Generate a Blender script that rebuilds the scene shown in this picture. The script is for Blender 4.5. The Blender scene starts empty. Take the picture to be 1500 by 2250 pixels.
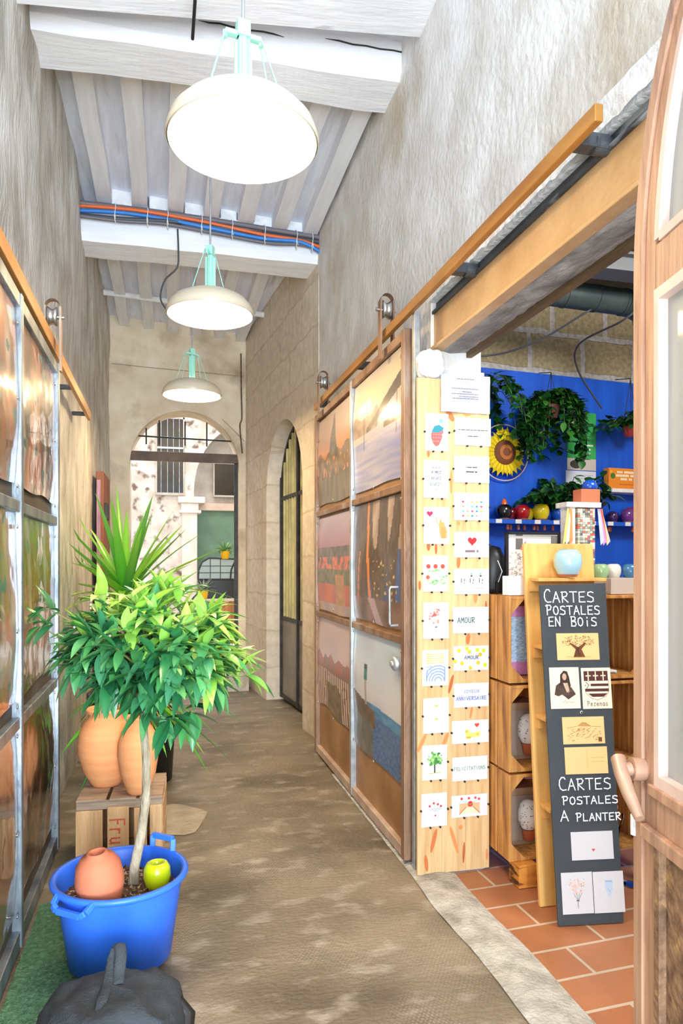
import bpy, math, random
from mathutils import Vector, Matrix, noise
R = math.radians
sc = bpy.context.scene
COL = sc.collection

# ------------------------------------------------------------------ camera, light, exposure
cam_d = bpy.data.cameras.new('camera')
cam_d.sensor_fit = 'VERTICAL'; cam_d.sensor_height = 36.0
cam_d.lens = 36.0 * 1550 / 2250
cam_d.shift_y = 115 / 2250
cam_d.clip_start = 0.05
cam = bpy.data.objects.new('camera', cam_d); COL.objects.link(cam)
cam.location = (0, 0, 1.35)
cam.rotation_euler = (R(90), 0, -math.atan2(388, 1550))
sc.camera = cam

sc.view_settings.view_transform = 'Standard'
sc.view_settings.look = 'None'
sc.view_settings.gamma = 1
sc.view_settings.use_curve_mapping = False
sc.view_settings.exposure = 0.1
sc.cycles.use_denoising = True
sc.cycles.max_bounces = 9
sc.cycles.diffuse_bounces = 7
sc.cycles.caustics_reflective = False
sc.cycles.caustics_refractive = False
sc.cycles.sample_clamp_indirect = 6

w = bpy.data.worlds.new('world'); sc.world = w; w.use_nodes = True
bg = w.node_tree.nodes['Background']
bg.inputs[0].default_value = (0.86, 0.93, 1.0, 1); bg.inputs[1].default_value = 2.2

def area(name, loc, target, sx, sy, power, col):
    d = bpy.data.lights.new(name, 'AREA'); d.shape = 'RECTANGLE'; d.size = sx; d.size_y = sy
    d.energy = power; d.color = col
    o = bpy.data.objects.new(name, d); COL.objects.link(o); o.location = loc
    o.rotation_euler = (Vector(target) - Vector(loc)).to_track_quat('-Z', 'Y').to_euler()
    return o
sun_d = bpy.data.lights.new('courtyard_sun', 'SUN'); sun_d.energy = 0.9; sun_d.angle = R(6); sun_d.color = (1, .95, .86)
sun = bpy.data.objects.new('courtyard_sun', sun_d); COL.objects.link(sun); sun.rotation_euler = (R(38), R(-14), 0)
area('street_daylight', (0.3, -4.2, 1.7), (0.3, 4, 2.6), 2.4, 3.2, 560, (0.72, 0.86, 1.0))
area('added_ceiling_fill', (0.3, -2.6, 0.15), (0.3, 2.6, 4.0), 2.2, 2.0, 460, (0.80, 0.90, 1.0))  # added lamp aimed upwards to brighten the ceiling and upper walls
area('added_far_end_fill', (0.22, 9.2, 3.75), (0.22, 5.5, 1.2), 1.6, 0.8, 60, (0.92, 0.96, 1.0))  # added lamp, hidden above the arch, to brighten the far end
area('camera_flash', (-0.22, -0.12, 1.62), (0.35, 3.2, 1.2), 0.12, 0.09, 9, (0.96, 0.98, 1.0))
area('added_shop_fill', (2.5, 1.5, 3.0), (2.3, 4.2, 1.3), 1.0, 0.6, 58, (1.0, 0.95, 0.88))  # unseen lamp added to light the shop's back wall and shelves
LAMP_RADIANCE = 54
LAMP_COL = (1.0, 0.73, 0.41)

# ------------------------------------------------------------------ colours and materials
def lin(c):
    return tuple((x / 12.92 if x <= .04045 else ((x + .055) / 1.055) ** 2.4) for x in c)
def C(r, g, b):
    return lin((r / 255, g / 255, b / 255))
MATS = {}
def M(name, c1, c2=None, scale=6, detail=6, rough=.6, bump=0, bscale=40, stretch=(1, 1, 1), metal=0, coat=0, lo=.35, hi=.65,
      c3=None, s3=2.0, l3=.5, h3=.7, spec=.5, bdetail=4, sub=0, bstretch=None):
    if name in MATS: return MATS[name]
    m = bpy.data.materials.new(name); m.use_nodes = True; MATS[name] = m
    nt = m.node_tree; N = nt.nodes; L = nt.links
    p = N['Principled BSDF']
    p.inputs['Roughness'].default_value = rough; p.inputs['Metallic'].default_value = metal
    p.inputs['Coat Weight'].default_value = coat; p.inputs['Specular IOR Level'].default_value = spec
    p.inputs['Coat Roughness'].default_value = .08
    tc = N.new('ShaderNodeTexCoord')
    def mp(s):
        q = N.new('ShaderNodeMapping'); q.inputs['Scale'].default_value = s
        L.new(tc.outputs['Object'], q.inputs[0]); return q
    def nz(s, d, q):
        n = N.new('ShaderNodeTexNoise'); n.inputs['Scale'].default_value = s; n.inputs['Detail'].default_value = d
        L.new(q.outputs[0], n.inputs['Vector']); return n
    q0 = mp(stretch)
    if c2 is None:
        p.inputs['Base Color'].default_value = (*c1, 1)
    else:
        n = nz(scale, detail, q0); r = N.new('ShaderNodeValToRGB')
        r.color_ramp.elements[0].position = lo; r.color_ramp.elements[0].color = (*c1, 1)
        r.color_ramp.elements[1].position = hi; r.color_ramp.elements[1].color = (*c2, 1)
        L.new(n.outputs['Fac'], r.inputs[0]); out = r.outputs[0]
        if c3 is not None:
            n3 = nz(s3, 5, q0); r3 = N.new('ShaderNodeValToRGB')
            r3.color_ramp.elements[0].position = l3; r3.color_ramp.elements[1].position = h3
            L.new(n3.outputs['Fac'], r3.inputs[0])
            mx = N.new('ShaderNodeMix'); mx.data_type = 'RGBA'
            L.new(r3.outputs[0], mx.inputs[0]); L.new(out, mx.inputs[6]); mx.inputs[7].default_value = (*c3, 1); out = mx.outputs[2]
        L.new(out, p.inputs['Base Color'])
    if bump:
        nb = nz(bscale, bdetail, mp(bstretch) if bstretch else q0); b = N.new('ShaderNodeBump'); b.inputs['Strength'].default_value = bump
        b.inputs['Distance'].default_value = .02
        L.new(nb.outputs['Fac'], b.inputs['Height']); L.new(b.outputs[0], p.inputs['Normal'])
    if sub:
        p.inputs['Transmission Weight'].default_value = 0
        p.inputs['Subsurface Weight'].default_value = sub; p.inputs['Subsurface Radius'].default_value = (.02, .02, .01)
    return m
def attr_mat(name, rough=.5, coat=0, trans=0, bump=0, bscale=10, spec=.5, crough=.1):
    if name in MATS: return MATS[name]
    m = bpy.data.materials.new(name); m.use_nodes = True; MATS[name] = m
    nt = m.node_tree; N = nt.nodes; L = nt.links; p = N['Principled BSDF']
    a = N.new('ShaderNodeAttribute'); a.attribute_name = 'Col'
    L.new(a.outputs['Color'], p.inputs['Base Color'])
    p.inputs['Roughness'].default_value = rough; p.inputs['Coat Weight'].default_value = coat
    p.inputs['Coat Roughness'].default_value = crough; p.inputs['Specular IOR Level'].default_value = spec
    if bump:
        tc = N.new('ShaderNodeTexCoord'); n = N.new('ShaderNodeTexNoise'); n.inputs['Scale'].default_value = bscale; n.inputs['Detail'].default_value = 2
        L.new(tc.outputs['Object'], n.inputs['Vector']); b = N.new('ShaderNodeBump'); b.inputs['Strength'].default_value = bump
        b.inputs['Distance'].default_value = .03
        L.new(n.outputs['Fac'], b.inputs['Height']); L.new(b.outputs[0], p.inputs['Normal'])
        if coat: L.new(b.outputs[0], p.inputs['Coat Normal'])
    if trans:
        t = N.new('ShaderNodeBsdfTranslucent'); L.new(a.outputs['Color'], t.inputs[0])
        mx = N.new('ShaderNodeMixShader'); mx.inputs[0].default_value = trans
        L.new(p.outputs[0], mx.inputs[1]); L.new(t.outputs[0], mx.inputs[2]); L.new(mx.outputs[0], N['Material Output'].inputs[0])
    return m
def brick_mat(name, c1, c2, mortar, bw, bh, ms, axes='XY', rough=.8, bump=.5, off=.5, rot=0, distort=0, mixn=.5, nscale=30, freq=2, mbias=0, smooth=.2):
    """Bricks in the plane of two object axes, with a noise over each brick's own colour."""
    m = bpy.data.materials.new(name); m.use_nodes = True; MATS[name] = m
    nt = m.node_tree; N = nt.nodes; L = nt.links; p = N['Principled BSDF']; p.inputs['Roughness'].default_value = rough
    tc = N.new('ShaderNodeTexCoord'); sp = N.new('ShaderNodeSeparateXYZ'); cb = N.new('ShaderNodeCombineXYZ')
    L.new(tc.outputs['Object'], sp.inputs[0]); L.new(sp.outputs[axes[0]], cb.inputs[0]); L.new(sp.outputs[axes[1]], cb.inputs[1])
    vec = cb.outputs[0]
    if rot:
        mp = N.new('ShaderNodeMapping'); mp.inputs['Rotation'].default_value = (0, 0, rot); L.new(vec, mp.inputs[0]); vec = mp.outputs[0]
    if distort:
        nd = N.new('ShaderNodeTexNoise'); nd.inputs['Scale'].default_value = 5; L.new(tc.outputs['Object'], nd.inputs['Vector'])
        vm = N.new('ShaderNodeVectorMath'); vm.operation = 'MULTIPLY_ADD'; vm.inputs[1].default_value = (distort,) * 3
        L.new(nd.outputs['Color'], vm.inputs[0]); L.new(vec, vm.inputs[2]); vec = vm.outputs[0]
    b = N.new('ShaderNodeTexBrick'); L.new(vec, b.inputs['Vector'])
    b.inputs['Color1'].default_value = (*c1, 1); b.inputs['Color2'].default_value = (*c2, 1); b.inputs['Mortar'].default_value = (*mortar, 1)
    b.inputs['Scale'].default_value = 1; b.inputs['Mortar Size'].default_value = ms; b.inputs['Mortar Smooth'].default_value = smooth
    b.inputs['Brick Width'].default_value = bw; b.inputs['Row Height'].default_value = bh; b.inputs['Bias'].default_value = mbias
    b.offset = off; b.offset_frequency = freq
    n = N.new('ShaderNodeTexNoise'); n.inputs['Scale'].default_value = nscale; n.inputs['Detail'].default_value = 7
    L.new(tc.outputs['Object'], n.inputs['Vector'])
    rm = N.new('ShaderNodeValToRGB'); rm.color_ramp.elements[0].position = .3; rm.color_ramp.elements[1].position = .7
    k = 1 - mixn; rm.color_ramp.elements[0].color = (k, k, k, 1)
    L.new(n.outputs['Fac'], rm.inputs[0])
    mx = N.new('ShaderNodeMix'); mx.data_type = 'RGBA'; mx.blend_type = 'MULTIPLY'; mx.inputs[0].default_value = 1
    L.new(b.outputs['Color'], mx.inputs[6]); L.new(rm.outputs[0], mx.inputs[7]); L.new(mx.outputs[2], p.inputs['Base Color'])
    ad = N.new('ShaderNodeMath'); ad.operation = 'MULTIPLY_ADD'; ad.inputs[1].default_value = -.8
    L.new(b.outputs['Fac'], ad.inputs[0]); L.new(n.outputs['Fac'], ad.inputs[2])
    bp = N.new('ShaderNodeBump'); bp.inputs['Strength'].default_value = bump; bp.inputs['Distance'].default_value = .015
    L.new(ad.outputs[0], bp.inputs['Height']); L.new(bp.outputs[0], p.inputs['Normal'])
    return m
def emit_mat(name, col, s):
    m = bpy.data.materials.new(name); m.use_nodes = True; MATS[name] = m
    p = m.node_tree.nodes['Principled BSDF']; p.inputs['Base Color'].default_value = (.9, .9, .88, 1)
    p.inputs['Emission Color'].default_value = (*col, 1); p.inputs['Emission Strength'].default_value = s
    return m
def glass_mat(name, tint, fac=.12, rough=.03, film=0, filmcol=(.8, .85, .9)):
    m = bpy.data.materials.new(name); m.use_nodes = True; MATS[name] = m
    nt = m.node_tree; N = nt.nodes; L = nt.links
    t = N.new('ShaderNodeBsdfTransparent'); t.inputs[0].default_value = (*tint, 1)
    g = N.new('ShaderNodeBsdfGlossy'); g.inputs['Roughness'].default_value = rough
    fr = N.new('ShaderNodeLayerWeight'); fr.inputs[0].default_value = fac
    mx = N.new('ShaderNodeMixShader'); L.new(fr.outputs['Fresnel'], mx.inputs[0]); L.new(t.outputs[0], mx.inputs[1]); L.new(g.outputs[0], mx.inputs[2])
    out = mx.outputs[0]
    if film:
        d = N.new('ShaderNodeBsdfDiffuse'); d.inputs[0].default_value = (*filmcol, 1)
        m2 = N.new('ShaderNodeMixShader'); m2.inputs[0].default_value = film
        L.new(out, m2.inputs[1]); L.new(d.outputs[0], m2.inputs[2]); out = m2.outputs[0]
    L.new(out, N['Material Output'].inputs[0])
    return m

# ------------------------------------------------------------------ mesh helper
class MB:
    def __init__(s): s.v = []; s.f = []; s.mi = []; s.sm = []; s.fc = []; s.hascol = False
    def add(s, vs, fs, m=0, sm=False, col=None, vcol=None, T=None):
        o = len(s.v)
        s.v += [tuple(T @ Vector(p)) for p in vs] if T is not None else [tuple(p) for p in vs]
        for f in fs:
            s.f.append([i + o for i in f]); s.mi.append(m); s.sm.append(sm)
            if vcol is not None: s.fc.append([vcol[i] for i in f]); s.hascol = True
            elif col is not None: s.fc.append([col] * len(f)); s.hascol = True
            else: s.fc.append([(.8, .8, .8)] * len(f))
        return s
    def box(s, x0, x1, y0, y1, z0, z1, m=0, col=None, T=None):
        return s.add([(x0, y0, z0), (x1, y0, z0), (x1, y1, z0), (x0, y1, z0), (x0, y0, z1), (x1, y0, z1), (x1, y1, z1), (x0, y1, z1)],
                     [(0, 3, 2, 1), (4, 5, 6, 7), (0, 1, 5, 4), (1, 2, 6, 5), (2, 3, 7, 6), (3, 0, 4, 7)], m, False, col, None, T)
    def bar(s, p0, p1, w, h, up=(0, 0, 1), m=0, col=None):
        p0, p1 = Vector(p0), Vector(p1); d = (p1 - p0); ln = d.length; d.normalize()
        upv = Vector(up)
        if abs(d.dot(upv)) > .98: upv = Vector((1, 0, 0))
        a = d.cross(upv).normalized(); b = a.cross(d).normalized()
        T = Matrix(((a.x, d.x, b.x, p0.x), (a.y, d.y, b.y, p0.y), (a.z, d.z, b.z, p0.z), (0, 0, 0, 1)))
        return s.box(-w / 2, w / 2, 0, ln, -h / 2, h / 2, m, col, T)
    def tube(s, pts, r, n=8, m=0, col=None, cap=True, vr=None):
        pts = [Vector(p) for p in pts]; k = len(pts); vs = []; fs = []
        t0 = (pts[1] - pts[0]).normalized(); a = t0.orthogonal().normalized()
        for i, p in enumerate(pts):
            t = ((pts[min(i + 1, k - 1)] - pts[max(i - 1, 0)])).normalized()
            a = (a - t * a.dot(t)).normalized(); b = t.cross(a)
            ri = r[i] if isinstance(r, (list, tuple)) else r
            for j in range(n):
                an = 2 * math.pi * j / n; vs.append(p + (a * math.cos(an) + b * math.sin(an)) * ri)
        for i in range(k - 1):
            for j in range(n):
                j2 = (j + 1) % n; fs.append((i * n + j, i * n + j2, (i + 1) * n + j2, (i + 1) * n + j))
        s.add(vs, fs, m, True, col)
        if cap: s.add(vs[:n], [tuple(range(n))[::-1]], m, False, col); s.add(vs[-n:], [tuple(range(n))], m, False, col)
        return s
    def lathe(s, prof, n=32, c=(0, 0, 0), m=0, col=None, sm=True, T=None, cap0=False, cap1=False):
        vs = []; fs = []; k = len(prof)
        for (r, z) in prof:
            for j in range(n):
                an = 2 * math.pi * j / n; vs.append((c[0] + r * math.cos(an), c[1] + r * math.sin(an), c[2] + z))
        for i in range(k - 1):
            for j in range(n):
                j2 = (j + 1) % n; fs.append((i * n + j, i * n + j2, (i + 1) * n + j2, (i + 1) * n + j))
        if cap0: fs.append(tuple(range(n))[::-1])
        if cap1: fs.append(tuple((k - 1) * n + j for j in range(n)))
        return s.add(vs, fs, m, sm, col, None, T)
    def prism(s, pts, y0, y1, m=0, col=None, T=None):
        """outline pts (x, z), anticlockwise seen from -Y, extruded from y0 (front) to y1"""
        n = len(pts); vs = [(x, y0, z) for x, z in pts] + [(x, y1, z) for x, z in pts]
        fs = [tuple(range(n)), tuple(range(2 * n - 1, n - 1, -1))] + [(i, n + i, n + (i + 1) % n, (i + 1) % n) for i in range(n)]
        return s.add(vs, fs, m, False, col, None, T)
    def grid(s, nx, ny, fn, m=0, sm=True, colfn=None, closed=False):
        vs = []; vc = [] if colfn else None
        for j in range(ny + 1):
            for i in range(nx + 1):
                u, v = i / nx, j / ny; vs.append(fn(u, v))
                if colfn: vc.append(colfn(u, v))
        fs = [(j * (nx + 1) + i, j * (nx + 1) + i + 1, (j + 1) * (nx + 1) + i + 1, (j + 1) * (nx + 1) + i) for j in range(ny) for i in range(nx)]
        return s.add(vs, fs, m, sm, None, vc)
    def build(s, name, mats, parent=None, bevel=0, loc=None, solid=0, sub=0):
        me = bpy.data.meshes.new(name); me.from_pydata(s.v, [], s.f)
        if not isinstance(mats, (list, tuple)): mats = [mats]
        for mm in mats: me.materials.append(mm)
        me.polygons.foreach_set('material_index', s.mi); me.polygons.foreach_set('use_smooth', s.sm)
        if s.hascol:
            at = me.color_attributes.new('Col', 'FLOAT_COLOR', 'CORNER')
            flat = []
            for fcs in s.fc:
                for c in fcs: flat += [c[0], c[1], c[2], 1.0]
            at.data.foreach_set('color', flat)
        me.update()
        o = bpy.data.objects.new(name, me); COL.objects.link(o)
        if parent is not None: o.parent = parent
        if loc is not None: o.location = loc
        if bevel:
            b = o.modifiers.new('bevel', 'BEVEL'); b.width = bevel; b.segments = 2; b.limit_method = 'ANGLE'; b.angle_limit = R(40)
        if solid:
            b = o.modifiers.new('solid', 'SOLIDIFY'); b.thickness = solid; b.offset = 0
        if sub:
            b = o.modifiers.new('sub', 'SUBSURF'); b.levels = sub; b.render_levels = sub
        return o
def tag(o, label=None, cat=None, group=None, kind=None):
    if label: o['label'] = label
    if cat: o['category'] = cat
    if group: o['group'] = group
    if kind: o['kind'] = kind
    return o
def thing(name, label, cat, loc=(0, 0, 0), rz=0, group=None):
    o = bpy.data.objects.new(name, None); COL.objects.link(o); o.empty_display_size = .1
    o.location = loc; o.rotation_euler = (0, 0, rz)
    return tag(o, label, cat, group)
def struct(o, label=None): return tag(o, label, None, None, 'structure')
def copy_tree(o, parent=None):
    c = o.copy(); COL.objects.link(c); c.parent = parent
    for ch in list(o.children): copy_tree(ch, c)
    return c
rng = random.Random(7)
def nz(x, y, z=0): return noise.noise(Vector((x, y, z)))
def mix(a, b, t):
    t = max(0, min(1, t)); return tuple(p + (q - p) * t for p, q in zip(a, b))

# handwriting: one-stroke letters on a 4 x 6 grid
FONT = {
 'A': [[(0, 0), (2, 6), (4, 0)], [(.7, 2.2), (3.3, 2.2)]], 'B': [[(.4, 0), (.4, 6)], [(-.2, 6), (2.6, 6), (3.4, 5.2), (3.2, 3.8), (.4, 3.2), (3.4, 2.6), (3.9, 1.2), (3, 0), (.2, 0)]],
 'C': [[(3.6, 5.2), (3, 6), (1.6, 6), (.4, 4.6), (.1, 2.6), (.7, .8), (2, 0), (4, .2)]], 'D': [[(.3, 0), (.3, 6), (2.4, 6), (3.8, 4.6), (3.8, 1.6), (2.4, 0), (.3, 0)]],
 'E': [[(3.7, 6), (.4, 5.8), (.3, .1), (3.8, .1)], [(.4, 3.1), (3.1, 3.1)]], 'F': [[(3.6, 6), (.4, 6), (.4, 0)], [(.4, 3.2), (2.8, 3.2)]],
 'G': [[(3.6, 5.3), (2.6, 6), (1, 5.6), (.2, 3.6), (.4, 1.2), (1.8, 0), (3.4, .5), (3.6, 2.6), (2.2, 2.6)]],
 'I': [[(2, 0), (2, 6)]], 'J': [[(3, 6), (3, 1.2), (2, 0), (.6, .6)]], 'L': [[(.5, 6), (.4, .1), (3.6, .1)]], 'M': [[(0, 0), (.4, 6), (2, 2.4), (3.6, 6), (4, 0)]],
 'N': [[(.2, 0), (.3, 6), (3.6, 0), (3.7, 6)]], 'O': [[(2, 6), (.6, 5.2), (.1, 3), (.7, .8), (2, 0), (3.3, .8), (3.9, 3), (3.3, 5.2), (2, 6)]],
 'P': [[(.7, 0), (.7, 6)], [(-.2, 5.6), (.4, 6.1), (3, 6), (3.8, 4.8), (3, 3.2), (.7, 2.9)]], 'R': [[(.5, 0), (.5, 6)], [(-.1, 5.8), (2.8, 6), (3.6, 4.8), (2.8, 3.4), (.5, 3), (3.8, 0)]],
 'S': [[(3.7, 5.5), (2.4, 6), (.6, 5.6), (.4, 4), (2, 3.2), (3.6, 2.4), (3.6, .6), (2.2, 0), (.1, .4)]], 'T': [[(-.1, 6), (4.1, 6)], [(2, 6), (2, 0)]],
 'U': [[(.3, 6), (.3, 1.4), (1.4, 0), (2.8, 0), (3.7, 1.4), (3.7, 6)]], 'V': [[(0, 6), (2, 0), (4, 6)]], 'X': [[(0, 6), (4, 0)], [(4, 6), (0, 0)]],
 'Y': [[(0, 6), (2, 3), (4, 6)], [(2, 3), (2, 0)]], 'Z': [[(.2, 6), (3.8, 6), (.2, 0), (3.9, 0)]], 'i': [[(2, 0), (2, 3.8)], [(2, 5.6), (2, 6.2)]],
 'r': [[(.6, 4), (.6, 0)], [(.6, 2.8), (1.6, 4), (3, 3.8)]], 'u': [[(.5, 4), (.6, .8), (1.8, 0), (3.2, .8), (3.3, 4), (3.5, 0)]], 't': [[(1.6, 6), (1.6, .8), (2.4, 0), (3.2, .4)], [(.4, 4), (3.2, 4)]],
 'a': [[(3.2, 4), (1.4, 4), (.4, 2.4), (.8, .4), (2, 0), (3.2, 1.4), (3.2, 4), (3.4, 0)]], 'e': [[(.6, 2), (3.4, 2.2), (3, 3.6), (1.6, 4), (.5, 2.6), (.8, .6), (2, 0), (3.4, .8)]],
 'z': [[(.5, 4), (3.3, 4), (.5, 0), (3.4, 0)]], 'n': [[(.5, 0), (.6, 4)], [(.6, 2.6), (2, 4), (3.2, 3.4), (3.3, 0)]], 's': [[(3.2, 3.6), (1.6, 4), (.7, 3), (3, 1.4), (2.4, 0), (.4, .4)]],
 '!': [[(2, 6), (2, 1.8)], [(2, .5), (2, 0)]],
}
class Art:
    """flat printed or drawn marks on a face: (u, v) in metres, each mark a hair above the one before"""
    def __init__(s, mb, T, m=0, z=.0004, ink=1.0): s.mb = mb; s.T = T; s.m = m; s.z = z; s.ink = ink
    def poly(s, pts, col):
        s.z += .00003; col = tuple(x ** s.ink for x in col); s.mb.add([(u, -s.z, v) for u, v in pts], [tuple(range(len(pts)))], s.m, False, col, None, s.T)
    def rect(s, u0, v0, u1, v1, col): s.poly([(u0, v0), (u1, v0), (u1, v1), (u0, v1)], col)
    def disc(s, u, v, r, col, r2=None, n=14):
        r2 = r2 or r; s.poly([(u + r * math.cos(2 * math.pi * i / n), v + r2 * math.sin(2 * math.pi * i / n)) for i in range(n)], col)
    def heart(s, u, v, r, col):
        s.poly([(u + r * .062 * 16 * math.sin(t) ** 3, v + r * .062 * (13 * math.cos(t) - 5 * math.cos(2 * t) - 2 * math.cos(3 * t) - math.cos(4 * t)))
                for t in [-2 * math.pi * i / 22 for i in range(22)]], col)
    def line(s, pts, wd, col):
        for (a, b) in zip(pts[:-1], pts[1:]):
            dx, dy = b[0] - a[0], b[1] - a[1]; l = math.hypot(dx, dy) or 1; dx, dy = dx / l, dy / l
            px, py = -dy * wd / 2, dx * wd / 2; ex, ey = dx * wd * .45, dy * wd * .45
            s.poly([(a[0] - ex - px, a[1] - ey - py), (b[0] + ex - px, b[1] + ey - py), (b[0] + ex + px, b[1] + ey + py), (a[0] - ex + px, a[1] - ey + py)], col)
    def text(s, t, u0, v0, u1, v1, wd, col, cap=1.0):
        n = len(t); cw = (u1 - u0) / n
        for i, ch in enumerate(t):
            k = 1.0 if (i == 0 or cap == 1.0) else cap
            for st in FONT.get(ch, []):
                s.line([(u0 + cw * (i + .12 + .76 * x / 4), v0 + (v1 - v0) * k * y / 6) for x, y in st], wd, col)
    def blur_line(s, u0, u1, v, wd, col, seed=0, k=.7):
        """a line of print too small to read: short dashes"""
        r = random.Random(seed); u = u0
        while u < u1:
            l = r.uniform(.8, 2.4) * wd * 3
            s.rect(u, v, min(u + l, u1), v + wd, col); u += l + wd * 1.1 * k

# ------------------------------------------------------------------ surfaces of the passage
m_left = M('plaster_rough', C(228, 226, 220), C(186, 180, 168), 7, 10, .9, .8, 44, (1, 1, .4), c3=C(140, 128, 108), s3=3.2, l3=.56, h3=.8, bdetail=8)
m_right = M('plaster_limewashed', C(238, 237, 236), C(216, 212, 206), 5, 10, .9, .4, 34, (1, 1, .8), c3=C(186, 168, 138), s3=1.6, l3=.56, h3=.82, bdetail=8)
m_end = M('plaster_buff', C(240, 224, 198), C(222, 202, 172), 4, 8, .9, .5, 24, (1, 1, 1), c3=C(160, 138, 110), s3=2.2, l3=.55, h3=.8, bdetail=8)
m_stone = brick_mat('stone_ashlar_buff', C(234, 220, 200), C(226, 210, 188), C(216, 198, 174), .72, .36, .010, 'YZ', .9, .4, .45, 0, .07, .22, 14)
m_ceil = M('ceiling_limewash', C(240, 244, 254), C(226, 230, 242), 4, 8, .75, .25, 18, (6, .6, 1), c3=C(190, 186, 186), s3=3, l3=.6, h3=.85)
m_joist = M('joist_limewash', C(244, 246, 252), C(232, 234, 240), 4, 8, .75, .25, 18, (6, .6, 1))
m_beam = M('beam_limewash', C(248, 249, 252), C(236, 238, 244), 5, 9, .7, .18, 14, (.5, 3, 3), c3=C(150, 148, 150), s3=7, l3=.70, h3=.82, bdetail=8)
m_floor = M('concrete_worn', C(140, 127, 106), C(94, 84, 69), 2.4, 12, .46, .35, 60, (.7, 1.1, 1), c3=C(184, 174, 158), s3=9, l3=.54, h3=.82, bdetail=8, spec=.45)
def floor_hatch(m):
    nt = m.node_tree; N = nt.nodes; L = nt.links; p = N['Principled BSDF']; src = p.inputs['Base Color'].links[0].from_socket
    tc = N.new('ShaderNodeTexCoord'); out = None
    for ang in (R(32), R(-32)):
        mp = N.new('ShaderNodeMapping'); mp.inputs['Rotation'].default_value = (0, 0, ang); L.new(tc.outputs['Object'], mp.inputs[0])
        wv = N.new('ShaderNodeTexWave'); wv.inputs['Scale'].default_value = 26; wv.inputs['Distortion'].default_value = 2.5; wv.inputs['Detail'].default_value = 2; wv.inputs['Detail Scale'].default_value = .6
        L.new(mp.outputs[0], wv.inputs[0])
        if out is None: out = wv.outputs['Fac']
        else:
            mu = N.new('ShaderNodeMath'); mu.operation = 'MULTIPLY'; L.new(out, mu.inputs[0]); L.new(wv.outputs['Fac'], mu.inputs[1]); out = mu.outputs[0]
    n = N.new('ShaderNodeTexNoise'); n.inputs['Scale'].default_value = 1.8; n.inputs['Detail'].default_value = 6; L.new(tc.outputs['Object'], n.inputs[0])
    r = N.new('ShaderNodeValToRGB'); r.color_ramp.elements[0].position = .48; r.color_ramp.elements[1].position = .74; L.new(n.outputs['Fac'], r.inputs[0])
    m2 = N.new('ShaderNodeMath'); m2.operation = 'MULTIPLY'; L.new(out, m2.inputs[0]); L.new(r.outputs[0], m2.inputs[1])
    mx = N.new('ShaderNodeMix'); mx.data_type = 'RGBA'; L.new(m2.outputs[0], mx.inputs[0]); L.new(src, mx.inputs[6]); mx.inputs[7].default_value = (*C(176, 168, 152), 1)
    L.new(mx.outputs[2], p.inputs['Base Color'])
floor_hatch(m_floor)
m_kerb = M('threshold_stone', C(206, 203, 194), C(168, 164, 154), 14, 9, .85, .8, 70, bdetail=6, c3=C(132, 128, 118), s3=5, l3=.56, h3=.75)
m_tile = brick_mat('terracotta_tiles', C(192, 130, 90), C(176, 112, 74), C(206, 190, 168), .33, .165, .006, 'XY', .45, .3, .5, R(-3), 0, .22, 5, 2, 0, .05)
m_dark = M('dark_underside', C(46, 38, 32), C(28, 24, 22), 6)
m_white = M('lime_white', C(248, 248, 246), C(228, 230, 232), 12, 8, .8, .5, 40)
m_steel_dark = M('steel_dark_painted', C(72, 76, 82), C(44, 46, 50), 9, 8, .5, .3, 40, (1, .4, 1), c3=C(150, 158, 164), s3=11, l3=.58, h3=.66)
m_tan = M('steel_tan_paint', C(206, 170, 122), C(188, 148, 100), 5, 7, .45, .1, 30)
m_flange = M('mortar_grey', C(184, 182, 182), C(124, 122, 122), 12, 9, .85, .8, 40, (1, .4, 1), bdetail=8)
m_timber_dark = M('timber_lintel', C(120, 96, 66), C(84, 66, 46), 6, 8, .8, .4, 20, (1, .3, 3))

# floor of the passage, ground outside behind the camera, threshold and the shop's tiles
b = MB(); b.box(-.9, 1.05, -4, 8.1, -.12, 0); b.box(1.05, 1.7, 2.95, 8.1, -.12, -.0005)
struct(b.build('floor', m_floor), 'worn brown concrete floor of the passage')
b = MB(); b.box(-6, -.9, -12, -.6, -.13, -.01); b.box(1.26, 6, -12, .3, -.13, -.01); b.box(-.9, 1.26, -12, -4, -.13, -.01)
struct(b.build('floor_street', m_floor))
b = MB()
def kerb_top(u, v):
    y = -.6 + 5.0 * u; x = 1.035 + .02 * nz(y * 2.1, 3) + .19 * v
    return (x, y, .004 + .010 * math.sin(math.pi * v) + .004 * nz(x * 9, y * 9))
b.grid(90, 8, kerb_top)
b.box(1.06, 1.22, -.6, 4.4, -.1, .003)
struct(b.build('trim_threshold', m_kerb), 'pale granular stone threshold strip along the shop opening')
b = MB(); b.box(1.215, 4.2, .2, 4.62, -.1, .0)
struct(b.build('floor_shop', m_tile), 'terracotta tiled shop floor with pale joints')
b = MB()
pts = [(.02 + .19 * (1 + .3 * nz(a * 1.3, 5)) * math.cos(a), 3.83 + .24 * (1 + .35 * nz(a, 9)) * math.sin(a)) for a in [2 * math.pi * i / 22 for i in range(22)]]
b.add([(x, y, .003) for x, y in pts] + [(x * 1.0, y, -.01) for x, y in pts], [tuple(range(22))])
struct(b.build('floor_patch', M('concrete_patch', C(176, 164, 146), C(150, 138, 120), 8, 8, .8, .4, 50)), 'pale mortar patch on the concrete floor by the crate')

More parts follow.
